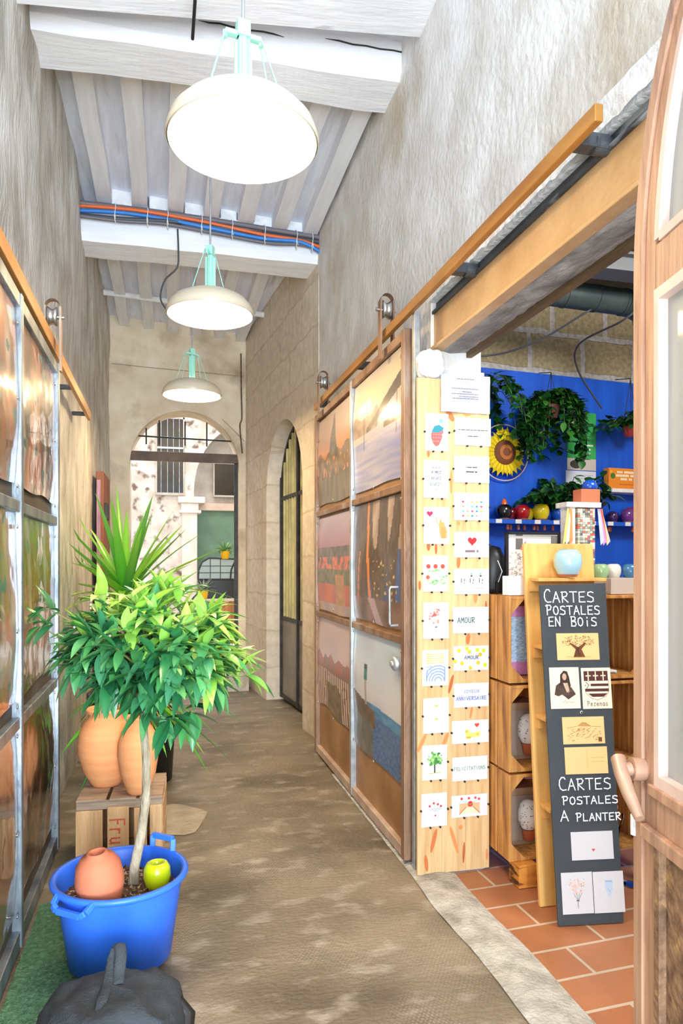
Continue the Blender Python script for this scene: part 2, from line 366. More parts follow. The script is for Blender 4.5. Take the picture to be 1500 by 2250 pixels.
# left wall, slightly leaning in towards the top, uneven render
b = MB()
def lw(u, v):
    y = -1.6 + 9.9 * u; z = -.05 + 4.35 * v
    return (-.585 + .012 * v + .018 * nz(y * 1.7, z * 1.3, 2) + .010 * nz(y * 6, z * 5, 7) + (.02 * nz(y * 3, 1, 4) if z > 3 else 0), y, z)
b.grid(150, 70, lw)
b.box(-1.0, -.66, -1.6, 8.3, -.05, 4.3)
struct(b.build('wall_left', m_left), 'rough grey rendered wall')

# right wall: near pier, wall over the opening, plaster wall behind the sliding panel
b = MB(); b.box(1.14, 1.44, -1.6, .62, -.05, 4.3)
struct(b.build('wall_pier', m_right))
b = MB()
def rw(u, v):
    y = -1.6 + 6.9 * u; z = 2.575 + 1.7 * v
    return (1.14 + (.010 * nz(y * 2, z * 2, 5) + .006 * nz(y * 7, z * 7, 1)) * min(1, v * 6), y, z)
b.grid(120, 36, rw); b.box(1.17, 1.38, -1.6, 5.3, 2.575, 4.3)
struct(b.build('wall_right', m_right), 'limewashed plaster wall above the shop opening')
b = MB(); b.box(1.14, 1.38, 2.93, 5.3, -.05, 2.58)
struct(b.build('wall_right_lower', m_right))
# white bottom lip of that wall, steel lintel with tan web, grey underside, timber behind
b = MB()
b.grid(90, 3, lambda u, v: (1.118 + .008 * nz(u * 40, v), .62 + 2.31 * u, 2.498 + .078 * v + (.008 * nz(u * 60, 2) if v < .1 else 0)))
b.box(1.14, 1.2, .62, 2.93, 2.505, 2.575)
struct(b.build('trim_lip', m_white), 'bright white limewash lip over the steel lintel')
b = MB(); b.box(1.165, 1.19, .62, 3.0, 2.46, 2.51); b.box(1.145, 1.19, .62, 3.0, 2.455, 2.467)
struct(b.build('lintel_channel', m_steel_dark))
b = MB(); b.box(1.155, 1.18, .62, 3.0, 2.30, 2.457); b.box(1.138, 1.19, .62, 3.0, 2.292, 2.308)
struct(b.build('lintel_beam', m_tan, bevel=.003), 'tan painted steel lintel over the shop opening')
b = MB(); b.grid(100, 8, lambda u, v: (1.186 + .122 * v, .62 + 2.38 * u, 2.298 - .006 * nz(u * 50, v * 3) - .010 * math.sin(math.pi * v)))
b.box(1.19, 1.308, .62, 3.0, 2.31, 2.5)
struct(b.build('lintel_underside', m_flange))
b = MB(); b.box(1.309, 1.335, .62, 3.0, 2.275, 2.58); b.box(1.335, 1.38, .62, 2.93, 2.5, 2.58)
struct(b.build('lintel_timber', m_timber_dark))
# wall end at the far jamb, with the plaster lump
b = MB(); b.box(1.10, 1.375, 2.885, 2.935, 0, 2.2)
struct(b.build('trim_jamb', M('jamb_plaster', C(196, 196, 198), C(170, 172, 176), 8, 8, .85, .5, 40)))
b = MB()
def lump(u, v):
    a = 2 * math.pi * u; t = math.pi * (v - .5); k = 1 + .16 * nz(3 * math.cos(a), 3 * math.sin(a), v * 4)
    c = math.cos(t); return (1.125 + .062 * k * math.copysign(abs(math.cos(a)) ** .6, math.cos(a)) * c ** .5, 2.90 + .05 * k * math.sin(a) * c ** .5, 2.222 + .062 * k * math.sin(t))
b.grid(26, 14, lump)
struct(b.build('trim_plaster', m_white), 'lump of white plaster at the top of the jamb above the card board')

# tapering far part of the right wall with its arched gateway
def arch_wall(name, mat, P0, P1, height, thick, u0, u1, spring, label, base=-.05, seg=24, top1=None):
    """wall from P0 to P1 (floor points), thickness to the right of P0->P1, with a round-arched opening between u0 and u1"""
    P0, P1 = Vector(P0), Vector(P1); d = P1 - P0; L = d.length; d.normalize(); nrm = Vector((d.y, -d.x, 0))
    T = Matrix(((d.x, nrm.x, 0, P0.x), (d.y, nrm.y, 0, P0.y), (0, 0, 1, 0), (0, 0, 0, 1)))
    b = MB(); r = (u1 - u0) / 2; uc = (u0 + u1) / 2
    def slab(pts): b.prism(pts, 0, thick, 0, None, T)
    slab([(0, base), (u0, base), (u0, height), (0, height)]); slab([(u1, base), (L, base), (L, height), (u1, height)])
    arc = [(uc - r * math.cos(math.pi * i / seg), spring + r * math.sin(math.pi * i / seg)) for i in range(seg + 1)]
    for a, c in zip(arc[:-1], arc[1:]): slab([a, c, (c[0], height), (a[0], height)])
    o = b.build(name, mat); struct(o, label); return T, r, uc
TA, ra, ua = arch_wall('wall_right_far', m_stone, (1.14, 5.28, 0), (.885, 8.02, 0), 4.3, .45, .44, 1.72, 2.02, 'warm stone wall with an arched gateway')
TE, re_, ue = arch_wall('wall_end', m_end, (-.75, 8.0, 0), (1.4, 8.0, 0), 4.3, .0, 0.38, 1.56, 2.46, 'buff rendered end wall with a round archway') if False else (None, 0, 0)
b = MB(); r_ = .59; xc = .22; z0 = 2.46
for q in ([(-.8, -.05), (xc - r_, -.05), (xc - r_, 4.3), (-.8, 4.3)], [(xc + r_, -.05), (1.5, -.05), (1.5, 4.3), (xc + r_, 4.3)]): b.prism(q, 8.0, 8.35)
arc = [(xc - r_ * math.cos(math.pi * i / 32), z0 + r_ * math.sin(math.pi * i / 32)) for i in range(33)]
for a, c in zip(arc[:-1], arc[1:]): b.prism([a, c, (c[0], 4.3), (a[0], 4.3)], 8.0, 8.35)
struct(b.build('wall_end', m_end), 'buff rendered end wall with a round archway to the courtyard')
# horizontal ledge line and cracks of the end wall
b = MB()
for (pts, rr) in (([(-.56, 7.995, 3.52), (-.1, 7.993, 3.5), (.3, 7.993, 3.49), (.86, 7.995, 3.47)], .003), ([(.62, 7.994, 2.98), (.75, 7.993, 2.86), (.87, 7.993, 2.74)], .003)):
    b.tube(pts, rr, 5)
struct(b.build('trim_crack', M('crack_brown', C(150, 126, 100))))
# stone step into the archway
b = MB()
def stp(u, v):
    x = .30 + .58 * u; return (x, 7.52 + .9 * v + .02 * nz(x * 5, 3), .165 + .012 * nz(x * 6, v * 5, 2))
b.grid(20, 14, stp); b.box(.31, .87, 7.54, 8.6, -.05, .16); b.box(-.36, .3, 7.72, 8.6, -.05, .16)
struct(b.build('step', M('step_stone', C(214, 206, 196), C(184, 170, 150), 9, 8, .85, .6, 40)), 'worn pale stone step below the archway')

# ceiling: sloping boards, joists, three white beams, plaster blocks between the joists
def zc(x): return 4.0 - .06 * (x + .58)
b = MB()
b.add([(-.8, -1.6, zc(-.8) + .04), (1.5, -1.6, zc(1.5) + .04), (1.5, 8.2, zc(1.5) + .04), (-.8, 8.2, zc(-.8) + .04),
       (-.8, -1.6, 4.4), (1.5, -1.6, 4.4), (1.5, 8.2, 4.4), (-.8, 8.2, 4.4)],
      [(0, 1, 2, 3), (7, 6, 5, 4), (0, 4, 5, 1), (1, 5, 6, 2), (2, 6, 7, 3), (3, 7, 4, 0)])
struct(b.build('ceiling', m_ceil), 'white painted board ceiling')
first = None
JX = [-.42, -.17, .08, .33, .58, .83, 1.06]
for (y0, y1) in ((-1.5, 2.85), (3.66, 5.3), (5.62, 8.0)):
    for k, x in enumerate(JX):
        if y1 == 8.0 and x > 1.0: continue
        b = MB(); wd = .105 + .02 * nz(x * 9, y0)
        b.grid(10, 1, lambda u, v: (x - wd / 2 + wd * v + .012 * nz(u * 3, x * 7, y0), y0 + (y1 - y0) * u, zc(x) - .055))
        b.grid(10, 1, lambda u, v: (x - wd / 2 + .012 * nz(u * 3, x * 7, y0), y0 + (y1 - y0) * u, zc(x) - .055 + .1 * v))
        b.grid(10, 1, lambda u, v: (x + wd / 2 + .012 * nz(u * 3, x * 7, y0), y0 + (y1 - y0) * u, zc(x) - .055 + .1 * v))
        struct(b.build('ceiling_joist', m_joist))
def beam(name, y0, y1, zl, zr, h, x0, x1, label, rough=.012, seed=0):
    b = MB(); n = 40
    prof = [(0, 0), (.04, -.0), (0, .04), (0, h)]
    ring = [(y0 + .03, 0), (y1 - .02, 0), (y1, .03), (y1, h), (y0, h), (y0, .05)]
    vs = []; fs = []; k = len(ring)
    for i in range(n + 1):
        u = i / n; x = x0 + (x1 - x0) * u; zb = zl + (zr - zl) * u
        for j, (yy, zz) in enumerate(ring):
            vs.append((x, yy + rough * nz(u * 5, j * 1.7, seed), zb + zz + rough * nz(u * 4, j * 2.3, seed + 5)))
    for i in range(n):
        for j in range(k):
            j2 = (j + 1) % k; fs.append((i * k + j, i * k + j2, (i + 1) * k + j2, (i + 1) * k + j))
    fs.append(tuple(range(k))); fs.append(tuple(n * k + j for j in range(k)))
    b.add(vs, fs); return struct(b.build(name, m_beam), label)
beam('ceiling_beam', 2.76, 3.09, 3.60, 3.79, .3, -.62, 1.2, 'smooth white ceiling beam nearest the street', .004, 1)
beam('ceiling_beam', 3.32, 3.62, 3.71, 3.76, .26, -.62, 1.2, 'cracked white ceiling beam above the nearest lamp', .014, 2)
beam('ceiling_beam', 5.28, 5.6, 3.655, 3.655, .26, -.62, 1.22, 'white ceiling beam carrying the cable bundle', .012, 3)
b = MB()
for (x, z, l, ph) in ((-.35, 3.9, .5, 1), (.15, 3.86, .4, 2), (.75, 3.885, .55, 3)):
    b.tube([(x + l * i / 8, 3.318 + .004 * nz(i, ph), z + .012 * nz(i * .7, ph)) for i in range(9)], [.001] + [.004] * 7 + [.001], 5)
struct(b.build('trim_beam_crack', m_dark))
for k, (x0, x1, h) in enumerate(((-.37, -.22, .13), (-.11, .03, .14), (.14, .28, .15), (.40, .52, .12), (.65, .80, .13), (.89, 1.05, .14))):
    b = MB(); b.box(x0, x1, 5.28, 5.42, 3.905, 3.905 + h)
    struct(b.build('plaster_block', m_white, bevel=.012))

# shop shell: stone back wall, side walls, ceiling
m_block = brick_mat('stone_blocks_grey_joints', C(196, 182, 146), C(176, 162, 126), C(206, 202, 200), .44, .27, .022, 'XZ', .9, .8, .42, 0, .06, .45, 34)
b = MB(); b.box(0, 3.2, .03, .33, -.05, 3.4)
wb = b.build('wall_back', m_block, loc=(1.3, 4.2, 0)); wb.rotation_euler = (0, 0, R(5.5)); struct(wb, 'shop back wall of buff stone blocks with pale joints')
b = MB(); b.box(0, 2.7, 0, .03, -.0, 2.64)
wp = b.build('wall_panel_blue', M('blue_boards', C(0, 94, 222), C(0, 82, 206), 3, 6, .5, .06, 20, (6, 6, .3)), loc=(1.42, 4.2, 0)); wp.rotation_euler = (0, 0, R(5.5)); struct(wp, 'bright blue painted board lining of the shop back wall')
b = MB(); b.box(4.0, 4.2, .2, 4.7, -.05, 3.4)
struct(b.build('wall_shop', m_right))
b = MB(); b.box(1.44, 4.2, .2, .4, -.05, 3.4)
struct(b.build('wall_shop_front', m_right))
b = MB(); b.box(1.30, 1.379, 2.94, 4.4, -.05, 3.4)
struct(b.build('wall_shop_side', m_timber_dark))
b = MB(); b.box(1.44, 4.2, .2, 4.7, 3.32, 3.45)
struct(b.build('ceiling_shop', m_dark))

# courtyard beyond the archway
m_court = M('courtyard_plaster', C(232, 222, 212), C(198, 182, 168), 4, 9, .9, 1, 7, bdetail=8, c3=C(122, 102, 88), s3=6, l3=.55, h3=.66)
m_courtin = M('courtyard_plaster_plain', C(206, 196, 186), C(178, 166, 154), 4, 8, .9, .4, 14)
b = MB(); b.box(-2.4, 3.2, 8.35, 13, .02, .14)
struct(b.build('floor_courtyard', M('courtyard_paving', C(226, 222, 216), C(196, 190, 182), 5, 8, .8)))
b = MB(); b.box(-2.4, .45, 11.5, 11.8, 0, 5)
struct(b.build('wall_courtyard', m_court), 'sunlit rough white courtyard wall')
# arched bay on the right of the courtyard wall
b = MB(); bx, br, bz = 1.26, .81, 2.5
arcp = [(bx - br * math.cos(math.pi * i / 24), bz + 1.35 * br * math.sin(math.pi * i / 24)) for i in range(25)]
for a, c in zip(arcp[:-1], arcp[1:]): b.prism([a, c, (c[0], 5), (a[0], 5)], 11.5, 11.8)
b.box(bx + br, 3.2, 11.5, 11.8, 0, 5)
struct(b.build('wall_courtyard_arch', m_court), 'white courtyard wall pierced by a tall arch')
b = MB(); b.box(.3, 3.2, 11.95, 12.1, 2.3, 5); struct(b.build('wall_courtyard_bay', m_courtin))
b = MB(); b.box(.3, 3.2, 11.9, 12.1, 0, 2.26)
struct(b.build('wall_courtyard_green', M('green_panel', C(112, 142, 116), C(96, 124, 100), 3, 6, .6)), 'sage green panel wall in the courtyard bay')
b = MB(); b.box(.3, 3.2, 11.82, 12.1, 2.24, 2.36); struct(b.build('trim_courtyard_cornice', M('cornice_stone', C(216, 190, 168), C(200, 172, 150), 5)))
b = MB(); b.box(.26, .5, 11.42, 11.8, 0, 2.2); b.box(.22, .56, 11.38, 11.8, 2.16, 2.21); b.box(.25, .52, 11.4, 11.8, 2.21, 2.32); b.box(.2, .62, 11.36, 11.8, 2.32, 2.42)
struct(b.build('pilaster', M('pilaster_stone', C(240, 226, 214), C(220, 204, 190), 5, 7, .85), bevel=.012), 'stone pilaster with a moulded capital in the courtyard')
for (x0, x1) in ((-2.6, -2.4), (3.2, 3.4)):
    b = MB(); b.box(x0, x1, 8.3, 12.2, 0, 4.2); struct(b.build('wall_courtyard_side', m_court))

# ------------------------------------------------------------------ materials of the things
m_rust = M('steel_rusty', C(164, 128, 100), C(130, 98, 76), 9, 8, .5, .15, 60, (1, 1, .4), metal=.35, c3=C(176, 164, 152), s3=4, l3=.55, h3=.7)
m_galv = M('steel_galvanised', C(196, 202, 204), C(160, 166, 170), 14, 6, .35, .05, 60, metal=.6)
m_gold = M('rail_steel_oiled', C(196, 140, 66), C(160, 108, 48), 6, 7, .42, .08, 40, (2, .4, 2), metal=.25)
m_galvd = M('steel_galvanised_dull', C(150, 158, 164), C(104, 112, 120), 12, 7, .4, .08, 60, (1, 1, .4), metal=.6)
m_chrome = M('steel_bright', C(200, 198, 194), rough=.22, metal=.9)
m_iron = M('iron_dark', C(62, 60, 58), C(40, 38, 36), 10, 6, .5, .1, 60, metal=.4)
m_print = attr_mat('photo_print_gloss', .3, 1.0, 0, .28, 5, .5, .06)
m_print2 = attr_mat('photo_print_satin', .4, .35, 0, .12, 6, .5, .15)
m_card = attr_mat('card_print', .7, 0)
m_paint = attr_mat('painted_marks', .6, 0)
m_glaze = attr_mat('glazed_pottery', .22, .6)
m_matte = attr_mat('matte_colour', .75, 0)
m_leaf = attr_mat('leaf_gloss', .32, .2, .22, 0)
m_mint = M('mint_enamel', C(160, 220, 200), rough=.35)
m_shade = M('cream_enamel', C(206, 194, 170), rough=.35, coat=.3)
m_glow = emit_mat('lamp_diffuser_lit', LAMP_COL, LAMP_RADIANCE)
m_pine = M('pine_pale', C(216, 182, 132), C(196, 154, 102), 5, 8, .6, .06, 20, (9, 9, .7), lo=.4, hi=.7)
m_ply = M('pine_yellow', C(240, 192, 116), C(218, 160, 84), 4, 8, .5, .06, 20, (7, 7, .6), lo=.35, hi=.7, spec=.4)
m_crate = M('crate_wood_brown', C(214, 156, 84), C(160, 102, 46), 5, 9, .65, .15, 20, (7, 7, .7), c3=C(96, 58, 28), s3=4, l3=.62, h3=.76)
m_fruit = M('crate_wood_raw', C(226, 186, 138), C(196, 152, 106), 5, 9, .75, .2, 24, (6, 6, .6), c3=C(150, 116, 84), s3=4, l3=.6, h3=.8)
m_terra = M('terracotta_pale', C(244, 172, 114), C(230, 150, 94), 3, 7, .72, .18, 60, (1, 1, 9), lo=.3, hi=.7)
m_terra2 = M('terracotta_pink', C(216, 128, 92), C(198, 106, 74), 4, 8, .75, .12, 50, lo=.3, hi=.7)
m_tub = M('blue_plastic', C(58, 122, 244), C(46, 110, 234), 3, 5, .42, .04, 60)
m_soil = M('soil_bark', C(120, 84, 58), C(52, 36, 26), 60, 4, .95, 1, 90, c3=C(204, 172, 138), s3=70, l3=.55, h3=.6)
m_bark = M('bark_grey', C(184, 172, 148), C(140, 126, 102), 22, 8, .85, .6, 70, (1, 1, .4), c3=C(110, 104, 78), s3=14, l3=.56, h3=.7)
m_black = M('black_plastic', C(26, 26, 28), rough=.45)
m_canvas = M('bag_canvas', C(56, 63, 69), C(38, 43, 48), 8, 8, .85, .35, 160, bdetail=3, c3=C(84, 92, 100), s3=5, l3=.58, h3=.8)
m_turf = M('turf_green', C(112, 160, 116), C(76, 124, 84), 60, 6, .95, 1, 180, c3=C(120, 160, 116), s3=90, l3=.55, h3=.7)
m_slate = M('chalkboard_slate', C(62, 70, 76), C(54, 61, 67), 5, 7, .65, .05, 60)
m_door = M('door_varnish', C(206, 166, 138), C(174, 134, 110), 6, 9, .45, .12, 30, (8, 8, .6), c3=C(112, 84, 72), s3=5, l3=.58, h3=.78)
m_bead = M('door_bead_pale', C(236, 214, 204), C(214, 190, 180), 6, 6, .5)
m_doorlow = M('door_panel_worn', C(160, 126, 96), C(112, 84, 66), 30, 9, .7, .5, 50, c3=C(196, 158, 104), s3=26, l3=.56, h3=.72)
m_glassd = glass_mat('door_glass', (.95, .97, 1.0), .25, .06, .45, C(226, 230, 228))  # pale diffuse film paints the whitish reflection into the panes
m_glass = glass_mat('clear_glass', (.95, .97, .97), .12, .03)
m_window = M('window_dark', C(58, 50, 46), C(34, 30, 30), 3, 5, .15)

# ------------------------------------------------------------------ pictures on the sliding panels
def n2(u, v, s, k=0): return nz(u * s, v * s, k)
def ph_spire(u, v):
    c = mix(C(190, 128, 84), C(196, 170, 158), (v - .45) / .5)
    c = mix(c, C(232, 150, 84), max(0, .8 - abs(v - .55) * 5))
    wd = max(0, (.93 - v)) * .28 + (.015 if v < .95 else 0)
    if v < .95 and abs(u - .52) < wd and v > .4: c = C(104, 96, 88)
    if v < .56 + .10 * n2(u, 0, 6): c = mix(C(96, 84, 58), C(150, 120, 84), .5 + n2(u, v, 9, 1))
    if v < .5 and n2(u * 3, v, 9, 4) > .30: c = C(226, 150, 86)
    if v < .3: c = mix(C(132, 118, 84), C(92, 82, 60), .5 + .8 * n2(u * 2.4, v * .7, 6, 2))
    return c
def ph_port(u, v):
    c = mix(C(176, 172, 190), C(206, 192, 176), .5 + n2(u, v, 3)); c = mix(c, C(240, 218, 176), max(0, 1 - abs(v - .82) * 4))  # warm pale band near the top is painted lamp glare
    if .50 < v < .66 + .10 * n2(u, 0, 7, 3) and u < .55: c = mix(C(134, 112, 98), C(176, 150, 130), .5 + n2(u, v, 14))
    if v > .50 and abs(v - (.40 + .38 * u)) < .035 + .06 * max(0, u - .5) and u > .3: c = C(92, 76, 72)
    if u > .68 and abs(v - .48) < .03: c = C(104, 78, 66)
    if v < .44: c = mix(C(188, 182, 196), C(152, 156, 196), .5 + 1.2 * n2(u * .6, v * 6, 5)) ; c = mix(c, C(136, 142, 200), max(0, u - .6))
    for q in (.25, .52, .9):
        if abs(u - q) < .006 and .36 < v < .72: c = C(88, 76, 74)
    return c
def ph_pots(u, v):
    c = mix(C(166, 122, 140), C(182, 166, 186), (v - .7) / .3) if v > .68 else C(110, 88, 80)
    if .5 < v <= .68: c = mix(C(110, 96, 86), C(70, 62, 54), .5 + n2(u, v, 10))
    if .42 < v < .58 and n2(u, v, 12, 5) > -.05: c = mix(C(192, 74, 50), C(226, 112, 70), .5 + n2(u, v, 18))
    if .28 < v < .45: c = mix(C(74, 82, 46), C(120, 106, 54), .5 + n2(u, v, 16))
    if v <= .3: c = mix(C(204, 92, 44), C(170, 72, 40), .5 + n2(u, v, 4))
    if v < .4 and .58 < u < .82: c = mix(C(196, 122, 52), C(150, 112, 40), .5 + n2(u, v, 12))
    if v < .1: c = mix(C(156, 134, 140), C(186, 150, 120), .5 + n2(u, v, 5))
    return c
def ph_trees(u, v):
    c = mix(C(196, 172, 150), C(158, 132, 112), .5 + n2(u * 2, v, 5)) if v > .6 else mix(C(66, 92, 150), C(52, 62, 96), .5 + n2(u, v, 6))
    t = n2(u, v * .12, 7, 2)
    if t > .05 or u < .2: c = mix(C(66, 52, 38), C(96, 74, 50), .5 + n2(u * 3, v, 9))
    if abs(u - .33 - .05 * (1 - v)) < .022: c = C(226, 132, 58)
    if abs(u - .08 - .18 * v) < .012 and v < .6: c = C(214, 112, 52)
    if .18 < v < .52 and .45 < u < .9 and n2(u * 2, v * 3, 12, 8) > .44: c = C(224, 180, 104)
    if v < .2: c = mix(C(84, 62, 48), C(140, 104, 92), .5 + n2(u, v, 6)) ;
    if v < .2 and abs(u - .55 + .8 * v) < .07: c = C(172, 150, 160)
    return c
def ph_chairs(u, v):
    c = mix(C(206, 176, 168), C(186, 166, 176), .5 + n2(u, v, 3)) if v > .52 else C(150, 112, 100)
    if .4 < v < .62 + .08 * n2(u, 0, 8): c = mix(C(176, 96, 76), C(120, 104, 110), .5 + n2(u * 2, v, 8))
    if v < .46: c = C(226, 204, 190) if math.sin(u * 110 + 3 * n2(u, v, 3)) > .1 else C(128, 88, 76)
    if .3 < u < .75 and v < .34 + .1 * n2(u, 0, 6, 3): c = mix(C(96, 84, 56), C(140, 112, 70), .5 + n2(u, v, 14))
    return c
def ph_light(u, v):
    c = mix(C(222, 222, 228), C(186, 208, 228), (v - .5) / .5 + .4 * n2(u, v, 3)); c = mix(c, C(188, 184, 214), max(0, n2(u, v, 2.6, 9) * 1.5))
    hz = .46 - .02 * u
    if v < hz: c = mix(C(62, 128, 176), C(96, 156, 196), .5 + n2(u, v * 3, 8))
    if v < .36: c = mix(C(52, 92, 150), C(92, 130, 176), .5 + 1.1 * n2(u * 2, v * 5, 12, 3))
    if u < .48 and v < .50 - .22 * u and v > .30 - .1 * u: c = mix(C(84, 70, 58), C(122, 92, 64), .5 + n2(u, v, 12))
    if u < .42 and v <= .32 - .1 * u: c = mix(C(88, 92, 88), C(120, 116, 104), .5 + n2(u * 3, v, 9))
    if abs(u - .29) < .022 and .42 < v < .66: c = C(176, 168, 164)
    if abs(u - .29) < .034 and .62 < v < .74: c = C(36, 128, 130) if v < .70 else C(32, 70, 76)
    return c
def ph_abstract_sheen(s, z0=1):  # abstract print tones with gold and white lamp reflections painted in
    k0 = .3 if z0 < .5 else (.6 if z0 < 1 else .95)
    def f(u, v):
        t = n2(u, v * .35, 3.2, s) + .5 * n2(u * 2.4, v * .6, 5, s + 3)
        c = mix(C(74, 48, 30), C(206, 124, 62), .5 + 1.1 * t)
        c = mix(c, C(236, 224, 214), max(0, n2(u * 2.2, v * .5, 3, s + 7) * 2.2 - .25))  # pale streaks painted for the lamps' glare on the gloss
        c = mix(c, C(46, 56, 40), max(0, n2(u * 1.6, v, 2.4, s + 11) * 2 - .1))
        if n2(u * 4, v * 3, 3, s + 20) > .42: c = C(30, 108, 112)
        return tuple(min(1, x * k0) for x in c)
    return f
def photo(parent, label, org, ya, yb, z0, z1, x, face, fn, mat, curl, seed):
    """print filling ya..yb (ya is its own left edge), facing face*X, a little wavy, lower edge curling"""
    b = MB()
    def pos(u, v):
        y = ya + (yb - ya) * u; zz = z0 + curl * (.5 + .5 * nz(u * 2.2, seed)) * (1 - v) ** 2 + (z1 - z0) * v
        off = .006 + .010 * (1 + nz(u * 2.3, v * 2.1, seed)) * math.sin(math.pi * min(1, max(0, v)))
        return (x + face * off - org[0], y - org[1], zz)
    b.grid(72, 96, pos, 0, True, fn)
    o = b.build('photo_print', mat, parent); o['label'] = label; return o

def hanger(org, y, x, zr, face):
    """strap hanger hooked over the rail, with its roller"""
    b = MB(); wd = .042
    for sx in (-.030, .034):
        b.box(x + sx - .004 - org[0], x + sx + .004 - org[0], y - wd / 2 - org[1], y + wd / 2 - org[1], zr - .14, zr + .15)
    prev = None
    for i in range(9):
        a = math.pi * i / 8; p = (x + .002 - .032 * math.cos(a) - org[0], y - org[1], zr + .15 + .032 * math.sin(a))
        if prev: b.bar(prev, p, wd, .008, (0, 1, 0)) if False else b.add([(prev[0], p[1] - wd / 2, prev[2]), (prev[0], p[1] + wd / 2, prev[2]), (p[0], p[1] + wd / 2, p[2]), (p[0], p[1] - wd / 2, p[2])], [(0, 1, 2, 3)])
        prev = p
    return b
def roller(org, y, x, zr):
    b = MB(); T = Matrix.Translation((x - org[0], y - org[1], zr + .085)) @ Matrix.Rotation(R(90), 4, 'Y')
    b.lathe([(.0, -.02), (.045, -.02), (.034, -.004), (.034, .004), (.045, .02), (0, .02)], 24, T=T)
    b.tube([(x - .05 - org[0], y - org[1], zr + .085), (x + .05 - org[0], y - org[1], zr + .085)], .009, 10)
    return b

# right-hand panel
t = thing('sliding_panel', 'rusty steel sliding panel of six photo prints hung outside the shop opening', 'sliding door', (1.04, 3.0, .02)); org = (1.04, 3.0)
def yb_(y): return y - 3.0
for (y0, y1, wd) in ((3.0, 3.045, 0), (3.93, 3.965, 0), (4.905, 4.95, 0)):
    b = MB(); b.box(0, .045, yb_(y0), yb_(y1), 0, 2.39); b.build('stile', m_rust if y0 != 3.93 else m_galv, t, .003)
for (z0, z1) in ((.0, .05), (.965, 1.0), (1.665, 1.70), (2.345, 2.39)):
    b = MB(); b.box(.004, .04, .045, 1.905, z0, z1); b.build('crossbar', m_rust if z0 else M('steel_pale_scuffed', C(206, 184, 166), C(176, 150, 130), 8, 6, .5), t, .003)
b = MB(); b.box(.03, .038, .045, 1.905, .03, 2.36); b.build('backing_board', M('backing_tan', C(176, 136, 92), C(150, 108, 66), 4, 7, .5, .06, 20), t)
for (nm, ya, yb, z0, z1, fn, sd) in (('photo print of a church spire at dusk', 4.89, 3.98, 1.72, 2.33, ph_spire, 1), ('photo print of a harbour with a moored boat', 3.92, 3.06, 1.72, 2.34, ph_port, 2),
        ('photo print of red flowers in terracotta pots', 4.89, 3.98, 1.0, 1.65, ph_pots, 3), ('photo print of tree trunks at night', 3.92, 3.06, 1.01, 1.66, ph_trees, 4),
        ('photo print of striped chairs under a pink sky', 4.89, 3.98, .30, .96, ph_chairs, 5), ('photo print of a lighthouse above a blue sea', 3.92, 3.06, .26, .97, ph_light, 6)):
    photo(t, nm, org, ya, yb, z0, z1, 1.068, -1, fn, m_print2, .10 if z0 < .5 else .03, sd)
for y in (3.3, 4.72):
    h = hanger(org, y, 1.05, 2.47, -1).build('hanger', m_rust, t); roller(org, y, 1.05, 2.49).build('roller', m_chrome, h)
b = MB(); b.tube([(.0, .085, 1.05), (-.035, .085, 1.05), (-.04, .085, 1.06), (-.04, .085, 1.215), (-.035, .085, 1.225), (.0, .085, 1.225)], .006, 8)
b.build('handle', m_galv, t)['label'] = 'pale metal pull handle'
b = MB(); T = Matrix.Translation((-.006, .11, .87)) @ Matrix.Rotation(R(90), 4, 'Y')
b.lathe([(0, -.014), (.024, -.014), (.034, -.006), (.034, .008)], 24, T=T); b.lathe([(.012, -.022), (.014, -.014)], 12, T=T, cap0=True)
b.build('lock', m_galv, t)['label'] = 'round pale lock escutcheon'
b = MB()
for (y, z) in ((.06, 2.28), (.5, 1.73), (.9, 1.76), (.06, 1.72), (.9, 1.64), (.06, 1.63), (.5, 1.03), (.9, .95), (.06, .93), (.5, .31), (.9, .33), (1.87, 2.2), (1.87, 1.74), (1.4, 1.74), (1.87, 1.62), (1.87, 1.04), (1.4, 1.04), (1.87, .93), (1.87, .36), (1.4, .34)):
    b = MB(); b.lathe([(0, 0), (.009, .0), (.009, .003), (0, .004)], 8, T=Matrix.Rotation(R(-90), 4, 'Y')); b.build('pin', m_chrome, t, loc=(.008, y, z))
# galvanised post beside the panel
b = MB(); b.box(1.062, 1.088, 2.925, 2.955, 0, 2.46); b.box(1.062, 1.10, 2.95, 2.958, 0, 2.46)
tag(b.build('jamb_post', m_galv, bevel=.002), 'narrow galvanised steel post between the sliding panel and the card board', 'post')
# its rail
t = thing('door_rail', 'long flat rail on brackets carrying the sliding panel by the shop', 'rail', (1.05, 1.55, 2.445))
b = MB(); b.box(-.012, .012, 0, 3.42, .010, .055); b.build('bar', m_gold, t, .003)
for y in (.12, .95, 2.3, 3.3):
    b = MB(); b.box(.012, .10, y - .022, y + .022, .012, .05) ; b.tube([(.06, y, .03), (.106, y, .03)], .026, 12); b.build('bracket', m_steel_dark, t, .002)

